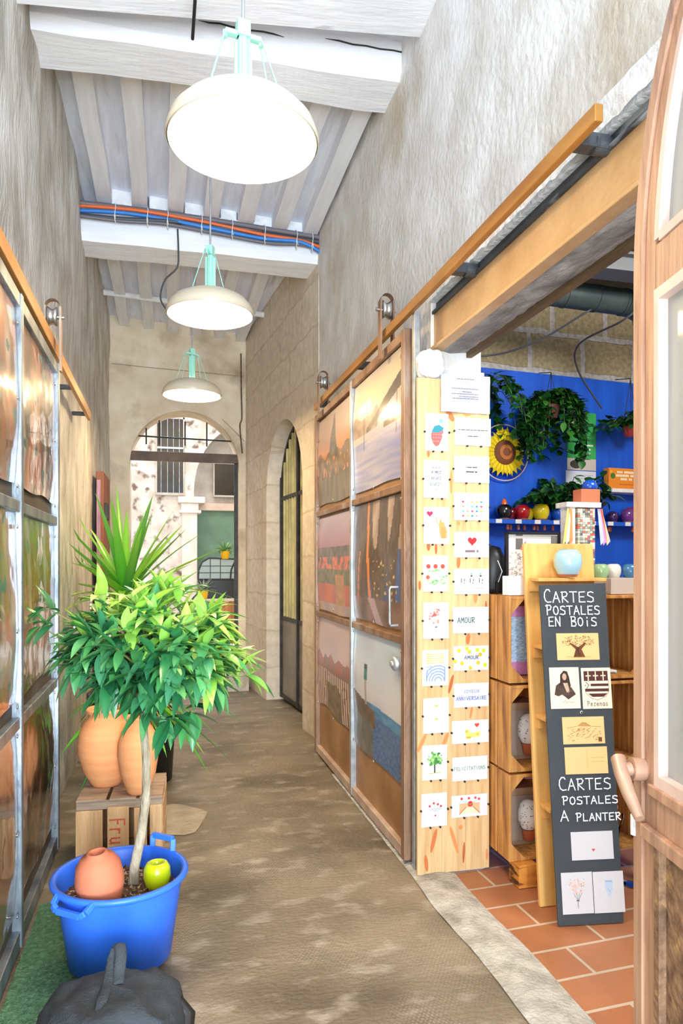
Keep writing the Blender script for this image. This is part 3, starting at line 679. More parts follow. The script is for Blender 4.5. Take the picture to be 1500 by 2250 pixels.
# left-hand panel
t = thing('sliding_panel', 'galvanised sliding panel of glossy prints on the rough wall behind the blue tub', 'sliding door', (-.48, 1.72, .02)); org = (-.48, 1.72)
for (y0, y1) in ((0, .04), (.92, .955), (1.79, 1.83)):
    b = MB(); b.box(-.045, 0, y0, y1, 0, 2.27); b.build('stile', m_galvd, t, .003)
for (z0, z1) in ((.0, .06), (.76, .80), (1.51, 1.55), (2.22, 2.27)):
    b = MB(); b.box(-.04, -.006, .04, 1.79, z0, z1); b.build('crossbar', m_galvd, t, .003)
b = MB(); b.box(-.04, -.032, .04, 1.79, .03, 2.25); b.build('backing_board', M('backing_dark', C(84, 76, 66), C(62, 54, 46), 4), t)
k = 0
for (ya, yb) in ((1.77, 2.63), (2.69, 3.50)):
    for (z0, z1) in ((.10, .77), (.83, 1.52), (1.58, 2.22)):
        k += 1
        photo(t, None, org, ya, yb, z0, z1, -.508, 1, ph_abstract_sheen(k * 13, z0), m_print, .05, k * 3.3)
for o in t.children:
    if o.name.startswith('photo_print'): o['label'] = 'glossy rippled photo print in browns and orange'
for y in (1.92, 3.40):
    h = hanger(org, y, -.49, 2.34, 1).build('hanger', m_rust, t); roller(org, y, -.49, 2.36).build('roller', m_chrome, h)
b = MB()
for y in (.9, .98, 1.75):
    for z in (.12, .4, .74, .84, 1.1, 1.46, 1.60, 1.9, 2.16):
        b = MB(); b.lathe([(0, 0), (.008, 0), (.008, .003), (0, .004)], 8, T=Matrix.Rotation(R(90), 4, 'Y')); b.build('pin', m_chrome, t, loc=(-.012, y, z))
t = thing('door_rail', 'flat rail on brackets high on the rough wall above the glossy prints', 'rail', (-.49, 1.4, 2.31))
b = MB(); b.box(-.010, .010, 0, 3.58, 0, .06); b.build('bar', m_gold, t, .003)
for y in (.15, 1.4, 2.75, 3.46):
    b = MB(); b.box(-.09, -.010, y - .018, y + .018, .008, .03); b.build('bracket', m_steel_dark, t, .002)

# ------------------------------------------------------------------ pendant lamps
def make_lamp():
    t = thing('pendant_lamp', 'x', 'lamp', (0, 0, 2.62), 0, 'industrial pendant lamps along the passage')
    b = MB(); rr = .225
    prof = [(rr, -.004), (rr + .004, .004), (rr - .004, .03), (.215, .045), (.185, .077), (.135, .102), (.075, .119), (.03, .124)]
    b.lathe(prof, 48); b.lathe([(r - .004, z - .003) for r, z in prof][::-1], 48)
    b.build('shade', m_shade, t)
    b = MB(); b.lathe([(0, .008), (.12, .008), (rr - .012, .014)], 40); b.build('diffuser', m_glow, t)['label'] = 'glowing diffuser'
    b = MB(); b.lathe([(.02, .118), (.017, .30), (.014, .315), (0, .315)], 16)
    for k in range(6):
        a = math.pi * k / 3; T = Matrix.Rotation(a, 4, 'Z'); b.box(.008, .027, -.003, .003, .12, .30, T=T)
    b.build('neck', m_mint, t)
    b = MB(); b.box(-.055, .055, -.010, .010, .312, .326); b.box(-.02, .02, -.018, .018, .312, .36); b.tube([(-.055, 0, .32), (-.055, 0, .30)], .007, 8); b.tube([(.055, 0, .32), (.055, 0, .30)], .007, 8)
    b.build('bracket', m_mint, t, .003)
    for sx in (-1, 1):
        for sy in (-1, 1):
            b = MB(); b.tube([(sx * .055, sy * .008, .318), (sx * .115, sy * .05, .100)], .0026, 5); b.build('stay_wire', m_mint, t)
    return t
def cord(t, z1, kink):
    b = MB(); b.tube([(.0, 0, .35), (.002, 0, .6), (.0, 0, z1 * .7), (kink, 0, z1)], .005, 6); b.build('cord', m_galv, t)
L0 = make_lamp(); L1 = copy_tree(L0); L2 = copy_tree(L0)
for o, x, y, lab, rz in ((L0, .228, 2.13, 'cream enamel pendant lamp with mint neck below the two big beams, the largest of three', 0.15),
                 (L1, .232, 3.77, 'cream enamel pendant lamp hanging before the cable-carrying beam, middle of three', 1.1),
                 (L2, .205, 5.6, 'small looking cream pendant lamp close to the end archway, last of three', .5)):
    o.location = (x, y, 2.62 if y < 3 else (2.665 if y < 5 else 2.665)); o['label'] = lab; o.rotation_euler[2] = rz
cord(L0, 3.92 - 2.62, .0); cord(L1, 3.92 - 2.67, .02); cord(L2, 3.93 - 2.665, -.02)

# cables tied along the third beam, ties, stray wires, white tube
def cable(name, pts, r, mat, lab, group=None):
    b = MB(); sm = []
    P = [Vector(p) for p in pts]
    for i in range(len(P) - 1):
        p0, p1, p2, p3 = P[max(i - 1, 0)], P[i], P[i + 1], P[min(i + 2, len(P) - 1)]
        for k in range(8):
            s = k / 8; sm.append(.5 * ((2 * p1) + (p2 - p0) * s + (2 * p0 - 5 * p1 + 4 * p2 - p3) * s * s + (3 * p1 - p0 - 3 * p2 + p3) * s ** 3))
    sm.append(P[-1]); b.tube(sm, r, 8); return tag(b.build(name, mat), lab, 'cable', group)
c_or = M('cable_orange', C(226, 104, 44), rough=.45); c_bl = M('cable_blue', C(48, 124, 204), rough=.45); c_gr = M('cable_grey', C(112, 106, 112), rough=.5); c_dk = M('cable_dark', C(66, 70, 78), rough=.5)
YB = 5.235; g = 'cables bundled along the beam'
cable('cable', [(-.6, YB, 3.86), (-.2, YB - .01, 3.87), (.25, YB - .01, 3.845), (.7, YB - .01, 3.80), (1.0, YB - .01, 3.785), (1.2, YB, 3.74)], .013, c_or, 'orange conduit snaking through the cable bundle on the white beam', g)
cable('cable', [(-.6, YB + .01, 3.83), (-.3, YB, 3.845), (.0, YB, 3.835), (.35, YB - .01, 3.80), (.7, YB, 3.775), (1.0, YB - .015, 3.77), (1.2, YB, 3.69)], .015, c_bl, 'bright blue conduit in the cable bundle, dropping at the plaster wall', g)
cable('cable', [(-.6, YB, 3.88), (-.1, YB + .012, 3.885), (.4, YB + .01, 3.87), (.8, YB + .01, 3.85), (1.2, YB, 3.83)], .02, c_gr, 'thick grey cable along the top of the bundle under the plaster blocks', g)
cable('cable', [(-.6, YB + .01, 3.80), (-.3, YB, 3.80), (.1, YB, 3.825), (.5, YB, 3.815), (1.2, YB + .01, 3.80)], .017, c_dk, 'dark slate cable in the middle of the bundle', g)
cable('cable', [(-.6, YB - .01, 3.785), (-.3, YB, 3.785), (0, YB, 3.80), (.4, YB, 3.77), (.75, YB, 3.745), (1.0, YB, 3.76), (1.2, YB, 3.72)], .012, c_gr, 'thin grey cable sagging along the lower edge of the bundle', g)
tie0 = None
for k, (x, dz) in enumerate(((-.34, .01), (-.12, .012), (.02, .01), (.26, .0), (.48, -.01), (.72, -.02), (.96, -.03), (1.08, -.04))):
    b = MB(); zc_ = 3.825 + dz; b.tube([(x + .004 * math.sin(3 * a), YB + .002 - .034 * math.cos(a), zc_ + .072 * math.sin(a)) for a in [2 * math.pi * i / 16 for i in range(17)]], .003, 5, cap=False)
    b.tube([(x, YB - .032, zc_ - .02), (x + .004, YB - .045, zc_ - .06)], .0025, 5)
    tag(b.build('cable_tie', M('nylon_white', C(236, 236, 232))), 'thin white cable tie around the cable bundle on the beam', 'cable tie', 'cable ties on the bundle')
cable('wire', [(.09, 5.25, 3.78), (.095, 5.24, 3.62), (.085, 5.25, 3.5), (.0, 5.3, 3.42), (-.03, 5.35, 3.3), (.03, 5.4, 3.22)], .006, c_dk, 'loose dark wire dangling below the cable-carrying beam')
cable('wire', [(.14, 2.74, 3.95), (.135, 2.752, 3.8), (.12, 2.75, 3.72), (.117, 2.80, 3.60), (.115, 3.085, 3.60)], .007, M('wire_black', C(22, 22, 24)), 'short black wire over the beam nearest the street')
b = MB(); b.tube([(-.57, 7.1, 3.955), (1.1, 7.12, 3.87)], .028, 12)
t = tag(b.build('pipe', m_white), 'white tube running across under the far joists', 'pipe')
cable('wire', [(.83, 7.97, 3.72), (.835, 7.98, 3.3), (.84, 7.97, 3.0), (.82, 7.98, 2.9), (.845, 7.97, 2.6)], .008, m_timber_dark, 'old cable running down the corner beside the round archway')

# box-shaped rusty door leaf standing off the rough wall
t = thing('metal_shutter', 'rust-red shutter leaf with a mauve print on its edge against the rough wall', 'shutter', (-.55, 6.15, .1))
b = MB(); b.box(0, .06, 0, .65, 0, 2.02); b.build('leaf', M('rust_red', C(150, 88, 56), C(128, 72, 46), 5, 7, .6, .2, 30), t, .004)
b = MB(); b.grid(8, 40, lambda u, v: (.004 + .03 * u, -.004 - .004 * math.sin(9 * v), .05 + 1.9 * v), 0, True, lambda u, v: mix(C(142, 98, 118), C(176, 132, 146), .5 + n2(u, v * 5, 3)))
b.build('print_strip', m_print2, t)['label'] = 'mauve print strip'
b = MB(); b.box(.03, .095, .02, .12, 1.62, 1.76); b.build('lock_box', m_iron, t, .006)

# ------------------------------------------------------------------ plants, pots, tub, crate
def lf(b, base, d, up, L, W, droop, col, n=5, fold=.18, tipcol=None):
    """one leaf: two rows of quads folded on the midrib"""
    d = Vector(d).normalized(); s = d.cross(Vector(up))
    if s.length < .1: s = d.cross(Vector((1, .3, .2)))
    s.normalize(); nn = s.cross(d).normalized()
    vs = []; vc = []; fs = []; p = Vector(base); dd = d.copy()
    for i in range(n + 1):
        tt = i / n; wv = W * math.sin(math.pi * min(1, (.06 + .94 * tt)) ** .85) * (1 if i < n else 0) if n < 7 else W * (1 - tt) ** .7 * (1 if i else .8)
        vs += [p - s * wv / 2 + nn * abs(wv) * fold, p.copy(), p + s * wv / 2 + nn * abs(wv) * fold]
        c = mix(col, tipcol, tt) if tipcol else col
        vc += [c, tuple(x * 1.12 for x in c), c]
        p = p + dd * (L / n); dd = (dd + Vector((0, 0, -droop / n))).normalized()
    for i in range(n):
        a = i * 3; fs += [(a, a + 1, a + 4, a + 3), (a + 1, a + 2, a + 5, a + 4)]
    b.add(vs, fs, 0, True, None, vc)

# turf
b = MB()
def tf(u, v):
    y = 1.0 + 1.98 * u; x = -.475 + (.40 + .02 * nz(y * 3, 4)) * v
    return (x, y, .014 + .006 * nz(x * 60, y * 60) + .003 * nz(x * 150, y * 150))
b.grid(200, 46, tf); b.box(-.475, -.10, 1.01, 2.96, .001, .008)
tag(b.build('turf_mat', m_turf), 'strip of green artificial turf under the blue tub and bag', 'mat')

# tub
TX, TY = -.146, 2.51
t = thing('plant_tub', 'big round bright blue plastic tub with two handles holding the little tree', 'tub', (TX, TY, .018))
b = MB(); b.lathe([(0, .0), (.160, .0), (.168, .008), (.205, .262), (.207, .268), (.222, .272), (.226, .282), (.222, .290), (.208, .290), (.202, .280), (.196, .24), (.19, .20)], 56); b.build('body', m_tub, t)
b = MB()
b.grid(40, 40, lambda u, v: ((.192 * (2 * u - 1)) * math.sqrt(1 - .5 * (2 * v - 1) ** 2), .192 * (2 * v - 1) * math.sqrt(1 - .5 * (2 * u - 1) ** 2), .212 + .012 * nz(u * 22, v * 22) + .008 * nz(u * 60, v * 60) + .01 * math.sin(3 * u)))
b.build('soil', m_soil, t)['label'] = 'brown potting soil with bark chips'
for a0, up in ((R(50), .055), (R(232), .0)):
    b = MB(); pts = []
    for (da, rr, dz) in ((-.22, .218, .275), (-.21, .24 if not up else .222, .275 + up), (.21, .24 if not up else .222, .275 + up), (.22, .218, .275)):
        pts.append((rr * math.cos(a0 + da), rr * math.sin(a0 + da), dz))
    if not up: pts = [((.216 if i in (0, 5) else .240) * math.cos(a0 + da), (.216 if i in (0, 5) else .240) * math.sin(a0 + da), z) for i, (da, z) in enumerate(((-.34, .282), (-.28, .262), (-.2, .25), (.2, .25), (.28, .262), (.34, .282)))]
    for p, q in zip(pts[:-1], pts[1:]): b.bar(p, q, .016, .02)
    b.build('handle', m_tub, t, .003)

# little tree
base = Vector((-.108, 2.56, .22))
t = thing('bay_tree', 'small round-headed green tree on a bare stem growing in the blue tub', 'tree', base)
b = MB(); tr = [(0, 0, 0), (.006, -.01, .08), (.03, -.02, .2), (.046, -.03, .34), (.046, -.035, .46), (.036, -.04, .58), (.04, -.04, .68), (.06, -.04, .78)]
b.tube(tr, [.021, .017, .0165, .0155, .0145, .014, .012, .009], 12); b.build('stem', m_bark, t)
b = MB(); tb = MB(); r3 = random.Random(21)
cen = Vector((.075, -.04, .835)); rad = Vector((.285, .26, .215))
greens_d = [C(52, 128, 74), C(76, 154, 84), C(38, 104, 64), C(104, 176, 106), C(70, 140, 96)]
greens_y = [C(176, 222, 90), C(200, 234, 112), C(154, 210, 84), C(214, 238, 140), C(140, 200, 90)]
tips = []
for k in range(120):
    for _ in range(60):
        v = Vector((r3.gauss(0, 1), r3.gauss(0, 1), r3.gauss(0, 1))).normalized()
        if v.z > -.75: break
    q = r3.uniform(.62, 1.0); p = cen + Vector((v.x * rad.x, v.y * rad.y, v.z * rad.z)) * q
    tips.append((p, v))
tips += [(Vector((.36, -.02, .80)), Vector((.95, -.1, .25))), (Vector((.40, -.06, .74)), Vector((1, -.2, .05))), (Vector((-.28, .02, .98)), Vector((-.9, 0, .3))), (Vector((-.30, .0, .92)), Vector((-1, .1, -.1))),
         (Vector((.12, -.2, .62)), Vector((.3, -.6, -.5))), (Vector((.05, -.16, .64)), Vector((-.1, -.5, -.7))), (Vector((.30, .02, .86)), Vector((.8, .1, .5))), (Vector((.20, -.1, .62)), Vector((.5, -.3, -.4)))]
for (p, v) in tips:
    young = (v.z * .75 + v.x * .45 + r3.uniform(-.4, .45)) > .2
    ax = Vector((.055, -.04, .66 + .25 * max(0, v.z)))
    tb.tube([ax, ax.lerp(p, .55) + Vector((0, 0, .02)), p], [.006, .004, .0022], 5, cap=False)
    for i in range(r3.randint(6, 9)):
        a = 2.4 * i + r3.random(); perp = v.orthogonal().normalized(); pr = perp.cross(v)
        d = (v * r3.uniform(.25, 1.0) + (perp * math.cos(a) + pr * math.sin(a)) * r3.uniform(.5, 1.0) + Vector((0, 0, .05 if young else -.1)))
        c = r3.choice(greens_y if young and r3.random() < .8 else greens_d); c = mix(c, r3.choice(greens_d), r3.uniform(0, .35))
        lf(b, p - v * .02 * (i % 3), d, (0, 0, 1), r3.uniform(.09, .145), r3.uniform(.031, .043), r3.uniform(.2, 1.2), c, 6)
for k in range(150):
    v = Vector((r3.uniform(-1, 1), r3.uniform(-1, 1), r3.uniform(-.7, 1))); p = cen + Vector((v.x * rad.x, v.y * rad.y, v.z * rad.z)) * .6
    lf(b, p, (r3.uniform(-1, 1), r3.uniform(-1, 1), r3.uniform(-.8, .5)), (0, 0, 1), .1, .042, .7, r3.choice(greens_d), 4)
b.v = [(max(x, -.345), y, z) for x, y, z in b.v]
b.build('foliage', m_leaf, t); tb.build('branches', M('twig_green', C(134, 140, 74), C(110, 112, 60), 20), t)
b = MB()
for (p, v) in tips[:70:2]:
    if v.z > -.2 and v.y < .3:
        for i in range(3):
            c_ = p + Vector((r3.uniform(-.02, .02), r3.uniform(-.02, .02), r3.uniform(0, .03))); b.lathe([(0, -.005), (.005, 0), (0, .005)], 6, c_, 0, C(238, 232, 190))
o = b.build('buds', m_matte, t); o['label'] = 'tiny cream flower buds'; o['kind'] = 'stuff'

# pots standing in the tub
def lathe_thing(name, lab, cat, prof, mat, loc, group=None, n=36, col=None, tilt=(0, 0, 0)):
    b = MB(); b.lathe(prof, n, col=col); o = b.build(name, mat); o.location = loc; o.rotation_euler = tilt
    return tag(o, lab, cat, group)
lathe_thing('terracotta_pot', 'smooth pinkish terracotta pot resting on the soil of the blue tub', 'pot', [(0, 0), (.05, .0), (.062, .02), (.076, .07), (.077, .10), (.069, .142), (.052, .168), (.034, .176), (.032, .184), (.022, .184), (.02, .16)], m_terra2, (-.198, 2.425, .235), None, 40, None, (R(4), R(-5), 0))
b = MB(); yc = C(196, 214, 16)
b.lathe([(0, 0), (.03, .0), (.041, .015), (.047, .045), (.044, .072), (.034, .088), (.024, .09), (.018, .082), (.016, .07)], 32, col=yc)
tag(b.build('glazed_pot', m_glaze, loc=(-.026, 2.52, .232)), 'shiny yellow-green glazed pot on the soil of the blue tub', 'pot')

# fruit crate and the two jars
t = thing('fruit_crate', 'upturned raw wood fruit crate with red stencilled letters under the jars', 'crate', (-.195, 3.29, 0), R(-3))
W2 = .185
for k, (x0, x1) in enumerate(((-.185, -.072), (-.052, .04), (.062, .118), (.13, .182))):
    b = MB(); b.box(x0, x1, -.012, 0, .0, .262 + (.01 if k % 2 else 0)); o = b.build('front_slat', m_fruit, t, .002)
    if k == 1:
        bt = MB(); Tm = Matrix.Translation((x0 + .012, -.0125, .225)) @ Matrix.Rotation(R(90), 4, 'Y'); ar = Art(bt, Tm)
        ar.text('Fruta', 0, 0, .20, .062, .007, C(208, 92, 62)); bt.build('stencil', m_paint, o)['label'] = 'red stencilled lettering'
for za, zb in ((.262, .30), (.0, .03)):
    b = MB(); b.box(-W2, W2, 0, .018, za, zb); b.build('rail', M('crate_wood_weathered', C(176, 156, 136), C(140, 120, 102), 6, 8, .8, .2, 24, (.7, 6, 6)), t, .002)
for (x0, x1) in ((-.185, -.06), (-.045, .07), (.085, .185)):
    b = MB(); b.box(x0, x1, -.004, .36, .298, .308); b.build('top_slat', MATS['crate_wood_weathered'], t, .002)
for x in (-W2, W2 - .012):
    b = MB(); b.box(x, x + .012, .018, .36, .0, .12); b.box(x, x + .012, .018, .36, .14, .26); b.build('side_slat', m_fruit, t, .002)
b = MB(); b.box(-W2, W2, .35, .362, 0, .29); b.build('back_board', m_fruit, t, .002)
jar = [(0, 0), (.062, 0), (.07, .01), (.105, .07), (.128, .15), (.131, .2), (.12, .26), (.098, .30), (.082, .322), (.078, .335), (.088, .345), (.094, .356), (.088, .364), (.076, .36), (.07, .34), (.07, .3)]
lathe_thing('terracotta_jar', 'big round-bellied terracotta jar with a rolled rim on the fruit crate', 'jar', jar, m_terra, (-.268, 3.515, .308))
j2 = [(0, 0), (.042, 0), (.05, .012), (.078, .09), (.092, .18), (.09, .23), (.074, .28), (.056, .31), (.052, .33), (.062, .345), (.06, .352), (.048, .345), (.046, .3)]
lathe_thing('terracotta_jar', 'slimmer tapering terracotta jar standing before the big-bellied one', 'jar', j2, m_terra, (-.118, 3.345, .308))

# spiky yucca in a black planter behind the crate
t = thing('yucca', 'tall spiky green yucca in a black planter behind the terracotta jars', 'plant', (-.19, 4.62, 0))
b = MB(); b.lathe([(0, .0), (.235, .0), (.265, .50), (.28, .52), (.28, .55), (.26, .55), (.255, .5), (0, .5)], 40); b.build('planter', m_black, t)
b = MB(); b.tube([(-.03, 0, .40), (-.04, .01, .7), (-.05, 0, 1.0), (-.05, -.01, 1.2)], [.04, .036, .034, .03], 12); b.tube([(.06, -.05, .40), (.07, -.08, .55), (.06, -.1, .62)], .03, 10); b.build('stem', m_bark, t)
b = MB(); r4 = random.Random(5)
yg = [C(92, 184, 52), C(66, 160, 60), C(132, 206, 64), C(56, 144, 70), C(160, 216, 76)]
def clampx(b, x0, x1, y1):
    b.v = [(min(max(x, x0), x1), min(y, y1), z) for x, y, z in b.v]
for i in range(46):
    a = i * 2.4; el = R(78 - 1.75 * i + r4.uniform(-6, 6)); d = (math.cos(a) * math.cos(el), math.sin(a) * math.cos(el) , math.sin(el))
    L = r4.uniform(.5, .74) if i > 5 else .52
    lf(b, (-.05 + .02 * math.cos(a), -.01 + .02 * math.sin(a), 1.2 - .002 * i), d, (0, 0, 1), L, r4.uniform(.060, .085), r4.uniform(.05, .4) if i < 30 else r4.uniform(.5, 1.1), r4.choice(yg), 8, .2, mix(r4.choice(yg), C(150, 176, 60), .4))
for i in range(34):
    a = i * 2.4 + .8; el = R(34 - 2.4 * i + r4.uniform(-6, 6)); d = (math.cos(a) * math.cos(el), math.sin(a) * math.cos(el) - .35, math.sin(el))
    lf(b, (.05 + .02 * math.cos(a), -.12 + .02 * math.sin(a), .60 - .002 * i), d, (0, 0, 1), r4.uniform(.5, .8), r4.uniform(.038, .054), r4.uniform(.3, .9), r4.choice(yg[:4]), 8, .2)
clampx(b, -.335, .9, 2)
b.build('leaves', m_leaf, t)
b = MB()
for i in range(14):
    a = -2.6 + .25 * i; lf(b, (.02, -.12, .58), (math.cos(a), math.sin(a) * .7 - .2, r4.uniform(-.5, .2)), (0, 0, 1), r4.uniform(.4, .6), .018, 1.3, C(196, 160, 96), 8, .1)
clampx(b, -.335, .9, 2)
b.build('dry_leaves', m_matte, t)['label'] = 'dry straw-coloured leaves'

# black bag on the turf
t = thing('duffel_bag', 'slumped black canvas bag with a carrying loop in front of the blue tub', 'bag', (-.140, 1.99, .012))
t.scale = (.86, .9, .92)
b = MB()
def bag(u, v):
    a = 2 * math.pi * u; e = math.pi * (v - .5)
    cx = math.copysign(abs(math.cos(a)) ** .5, math.cos(a)); sx = math.copysign(abs(math.sin(a)) ** .5, math.sin(a)); ce = max(0, math.cos(e)) ** .42; se = math.copysign(abs(math.sin(e)) ** .6, math.sin(e))
    x = .225 * cx * ce; y = .17 * sx * ce; z = .105 + .105 * se
    k = .016 * nz(x * 6, y * 6, z * 6) - .040 * abs(nz(x * 6 + y * 5, y * 4 - x * 3, z * 5 + 4)) - .012 * abs(nz(x * 13 - y * 6, y * 9, z * 10 + 9)) + .014
    f = 1 if z > .03 else z / .03
    z2 = z * (1 - .22 * (x / .225) ** 2) + .02 * nz(x * 8, y * 8, 3) * f
    return (x * (1 + 1.2 * k), y * (1 + 1.2 * k), max(0, z2 + k * 1.3 * f))
b.grid(96, 48, bag); b.build('body', m_canvas, t)
b = MB()
sp = [Vector(p) for p in ((-.03, -.165, .10), (-.03, -.13, .185), (-.022, -.06, .218), (-.012, .0, .222), (-.004, .05, .238), (.0, .085, .262), (.012, .098, .285), (.022, .085, .292), (.026, .06, .27), (.022, .03, .235), (.02, .0, .22))]
def strap(u, v):
    q = u * (len(sp) - 1); i = min(int(q), len(sp) - 2); p = sp[i].lerp(sp[i + 1], q - i); return (p.x + (v - .5) * .034, p.y + (v - .5) * .004, p.z + .006 * math.cos(math.pi * (v - .5)) + .003 * nz(u * 9, v))
b.grid(50, 6, strap); b.build('strap', m_canvas, t, 0, None, .006)
b = MB(); b.tube([(-.19, -.135, .155), (-.10, -.165, .165), (.0, -.172, .166), (.10, -.165, .165), (.19, -.14, .155)], .005, 6); b.build('piping', m_black, t)
b = MB(); b.tube([(-.215 + .012 * math.cos(q), -.03 + .0, .135 + .012 * math.sin(q)) for q in [2 * math.pi * i / 14 for i in range(15)]], .004, 6, cap=False); b.build('eyelet', m_chrome, t)
b = MB(); b.grid(24, 14, lambda u, v: (.06 + .13 * u, -.10 - .05 * u + .08 * v, .165 + .02 * math.sin(3.1 * u) * math.sin(3.1 * v) + .006 * nz(u * 6, v * 6) - .05 * u + .03 * v)); b.build('flap', m_canvas, t, 0, None, .006)
b = MB(); b.tube([(.17, .02, .13), (.205, .03, .12), (.235, .02, .09), (.225, -.03, .06)], .026, 10); b.build('buckle_strap', m_black, t)

# ------------------------------------------------------------------ card board at the jamb
BX, BY = 1.055, 2.868
t = thing('card_board', 'tall pale pine board pinned with greeting cards at the jamb of the shop opening', 'board', (BX, BY, .01))
b = MB()
for k in range(3): b.box(.112 * k, .112 * (k + 1) - .0008, 0, .014, 0, 2.145 + .0 * k)
b.build('planks', m_pine, t)
b = MB(); ar = Art(b, Matrix.Identity(4)); kn = [C(196, 110, 56), C(176, 92, 44), C(214, 136, 76)]
r5 = random.Random(3)
for (u, v, w_, h_, s) in ((.075, .145, .02, .10, .5), (.168, .14, .018, .12, -.6), (.20, .19, .02, .02, 0), (.04, .05, .018, .07, -.2), (.215, .08, .012, .09, .1), (.325, .06, .012, .05, 0), (.155, .82, .016, .08, .5), (.128, .575, .02, .07, .8), (.02, .57, .02, .08, 1.0), (.235, 1.015, .02, .05, .2),
                          (.27, 1.2, .02, .06, 0), (.19, 1.35, .018, .05, .1), (.05, 1.42, .016, .04, 0), (.085, 1.41, .012, .05, 0), (.155, 1.70, .012, .1, 0), (.05, 1.82, .014, .03, 0), (.15, 1.99, .03, .05, -1), (.23, 2.0, .04, .02, 0), (.32, 1.15, .01, .06, 0), (.19, 1.52, .014, .02, 0), (.25, .69, .012, .05, .4), (.01, 1.25, .012, .04, 0)):
    n = 12; pts = []
    for i in range(n):
        a = 2 * math.pi * i / n; x = w_ / 2 * math.cos(a); y = h_ / 2 * math.sin(a) * (1 if math.sin(a) > 0 else 1.1); pts.append((u + x + s * y * .5, v + y))
    ar.poly(pts, r5.choice(kn))
b.build('knot_pattern', m_paint, t)

WHT = C(214, 215, 220)
RED, PNK, TEA, GRN, YEL, BLU, INK, ORA, BRN = C(214, 66, 62), C(232, 128, 140), C(70, 160, 172), C(120, 190, 84), C(232, 206, 70), C(150, 172, 216), C(70, 76, 84), C(230, 140, 76), C(168, 116, 70)
pin_me = None
def card(label, group, u0, v0, u1, v1, fn, org=None, rot=None, tilt=0, thick=.0012, base=WHT, pins=0, name='greeting_card', cat='card'):
    """a card as a thin slab with its own print; centre at (u, v) on its board"""
    w_, h_ = u1 - u0, v1 - v0; b = MB(); b.box(-w_ / 2, w_ / 2, 0, thick, -h_ / 2, h_ / 2, 0, base)
    if fn: fn(Art(b, Matrix.Identity(4), 0, .0004, 1.45), w_, h_)
    o = b.build(name, m_card)
    if org is None: o.location = (BX + (u0 + u1) / 2, BY - .003, .0 + (v0 + v1) / 2)
    else: o.matrix_world = org @ Matrix.Translation(((u0 + u1) / 2, -.0022, (v0 + v1) / 2))
    tag(o, label, cat, group)
    global pin_me
    if pins:
        if pin_me is None:
            pb = MB(); pb.lathe([(.0045, .0), (.0045, -.006), (.002, -.007), (0, -.007)], 8, T=Matrix.Rotation(R(-90), 4, 'X')); q = pb.build('push_pin', m_black, o); pin_me = q.data; q.location = (-w_ / 2 - .003, -.001, 0); qs = [(w_ / 2 + .003, 0), (-w_ * .16, -h_ / 2 - .003), (w_ * .22, -h_ / 2 - .003)]
        else: qs = [(-w_ / 2 - .003, 0), (w_ / 2 + .003, 0), (-w_ * .16, -h_ / 2 - .003), (w_ * .22, -h_ / 2 - .003)]
        for (x, z) in qs:
            q = bpy.data.objects.new('push_pin', pin_me); COL.objects.link(q); q.parent = o; q.location = (x, -.001, z)
    return o
def a_straw(a, w, h):
    for (u, v, r, c) in ((-.25, .28, .06, C(190, 200, 206)), (-.1, .2, .07, C(196, 206, 210)), (.18, .3, .06, C(150, 186, 190))): a.disc(u * w, v * h, r * h, c)
    a.poly([(-.22 * w, .02 * h), (-.1 * w, .16 * h), (.1 * w, .2 * h), (.3 * w, .12 * h), (.26 * w, .04 * h), (.0, -.06 * h), (-.22 * w, -.06 * h)], TEA)
    a.poly([(-.24 * w, -.02 * h), (.2 * w, .0), (.24 * w, -.12 * h), (.1 * w, -.34 * h), (-.04 * w, -.38 * h), (-.16 * w, -.3 * h), (-.24 * w, -.16 * h)], C(238, 124, 120))
    a.poly([(.1 * w, 0), (.28 * w, .06 * h), (.28 * w, -.02 * h), (.16 * w, -.08 * h)], PNK)
    for k in range(14): a.disc((-.14 + .07 * (k % 5)) * w, (-.06 - .09 * (k // 5)) * h, .010 * h, C(250, 200, 190))
def a_words3(a, w, h):
    for k in range(3): a.heart((-.12 + .12 * k) * w, .3 * h, .022 * h, PNK)
    a.text('AIMEZ', -.2 * w, .15 * h, .2 * w, .22 * h, .0016, INK); a.text('REVEZ', -.2 * w, -.01 * h, .2 * w, .06 * h, .0016, C(96, 110, 118)); a.text('VIVEZ!', -.26 * w, -.17 * h, .22 * w, -.1 * h, .0016, C(60, 120, 124)); a.heart(0, -.28 * h, .016 * h, PNK)
def a_cat(a, w, h):
    a.heart(-.26 * w, .32 * h, .09 * h, C(222, 70, 120)); F = C(226, 176, 118)
    a.poly([(.12 * w, .12 * h), (.18 * w, .2 * h), (.2 * w, .1 * h), (.3 * w, .08 * h), (.34 * w, 0), (.42 * w, -.16 * h), (.4 * w, -.34 * h), (.2 * w, -.36 * h), (.12 * w, -.2 * h), (.1 * w, 0)], F)
    a.line([(.12 * w, .0), (.02 * w, .1 * h), (-.02 * w, .2 * h)], .004, F)
    for k in range(6): a.line([(.2 * w, (-.05 - .05 * k) * h), (.34 * w, (-.08 - .05 * k) * h)], .0016, C(190, 134, 80))
def a_apples(a, w, h):
    for u in (-.28, .0, .28): a.disc(u * w, .2 * h, .065 * h, C(232, 108, 82))
    a.disc(-.3 * w, -.1 * h, .06 * h, C(236, 124, 96)); r = random.Random(4)
    for k in range(46):
        u, v = r.uniform(-.36, .36), r.uniform(-.3, .1)
        if u < -.16 and -.18 < v < -.02: continue
        a.poly([(u * w, v * h), ((u + .07) * w, (v + .025) * h), ((u + .13) * w, v * h), ((u + .06) * w, (v - .02) * h)], r.choice([C(150, 214, 130), C(178, 224, 150), C(190, 222, 190), C(120, 200, 110)]))
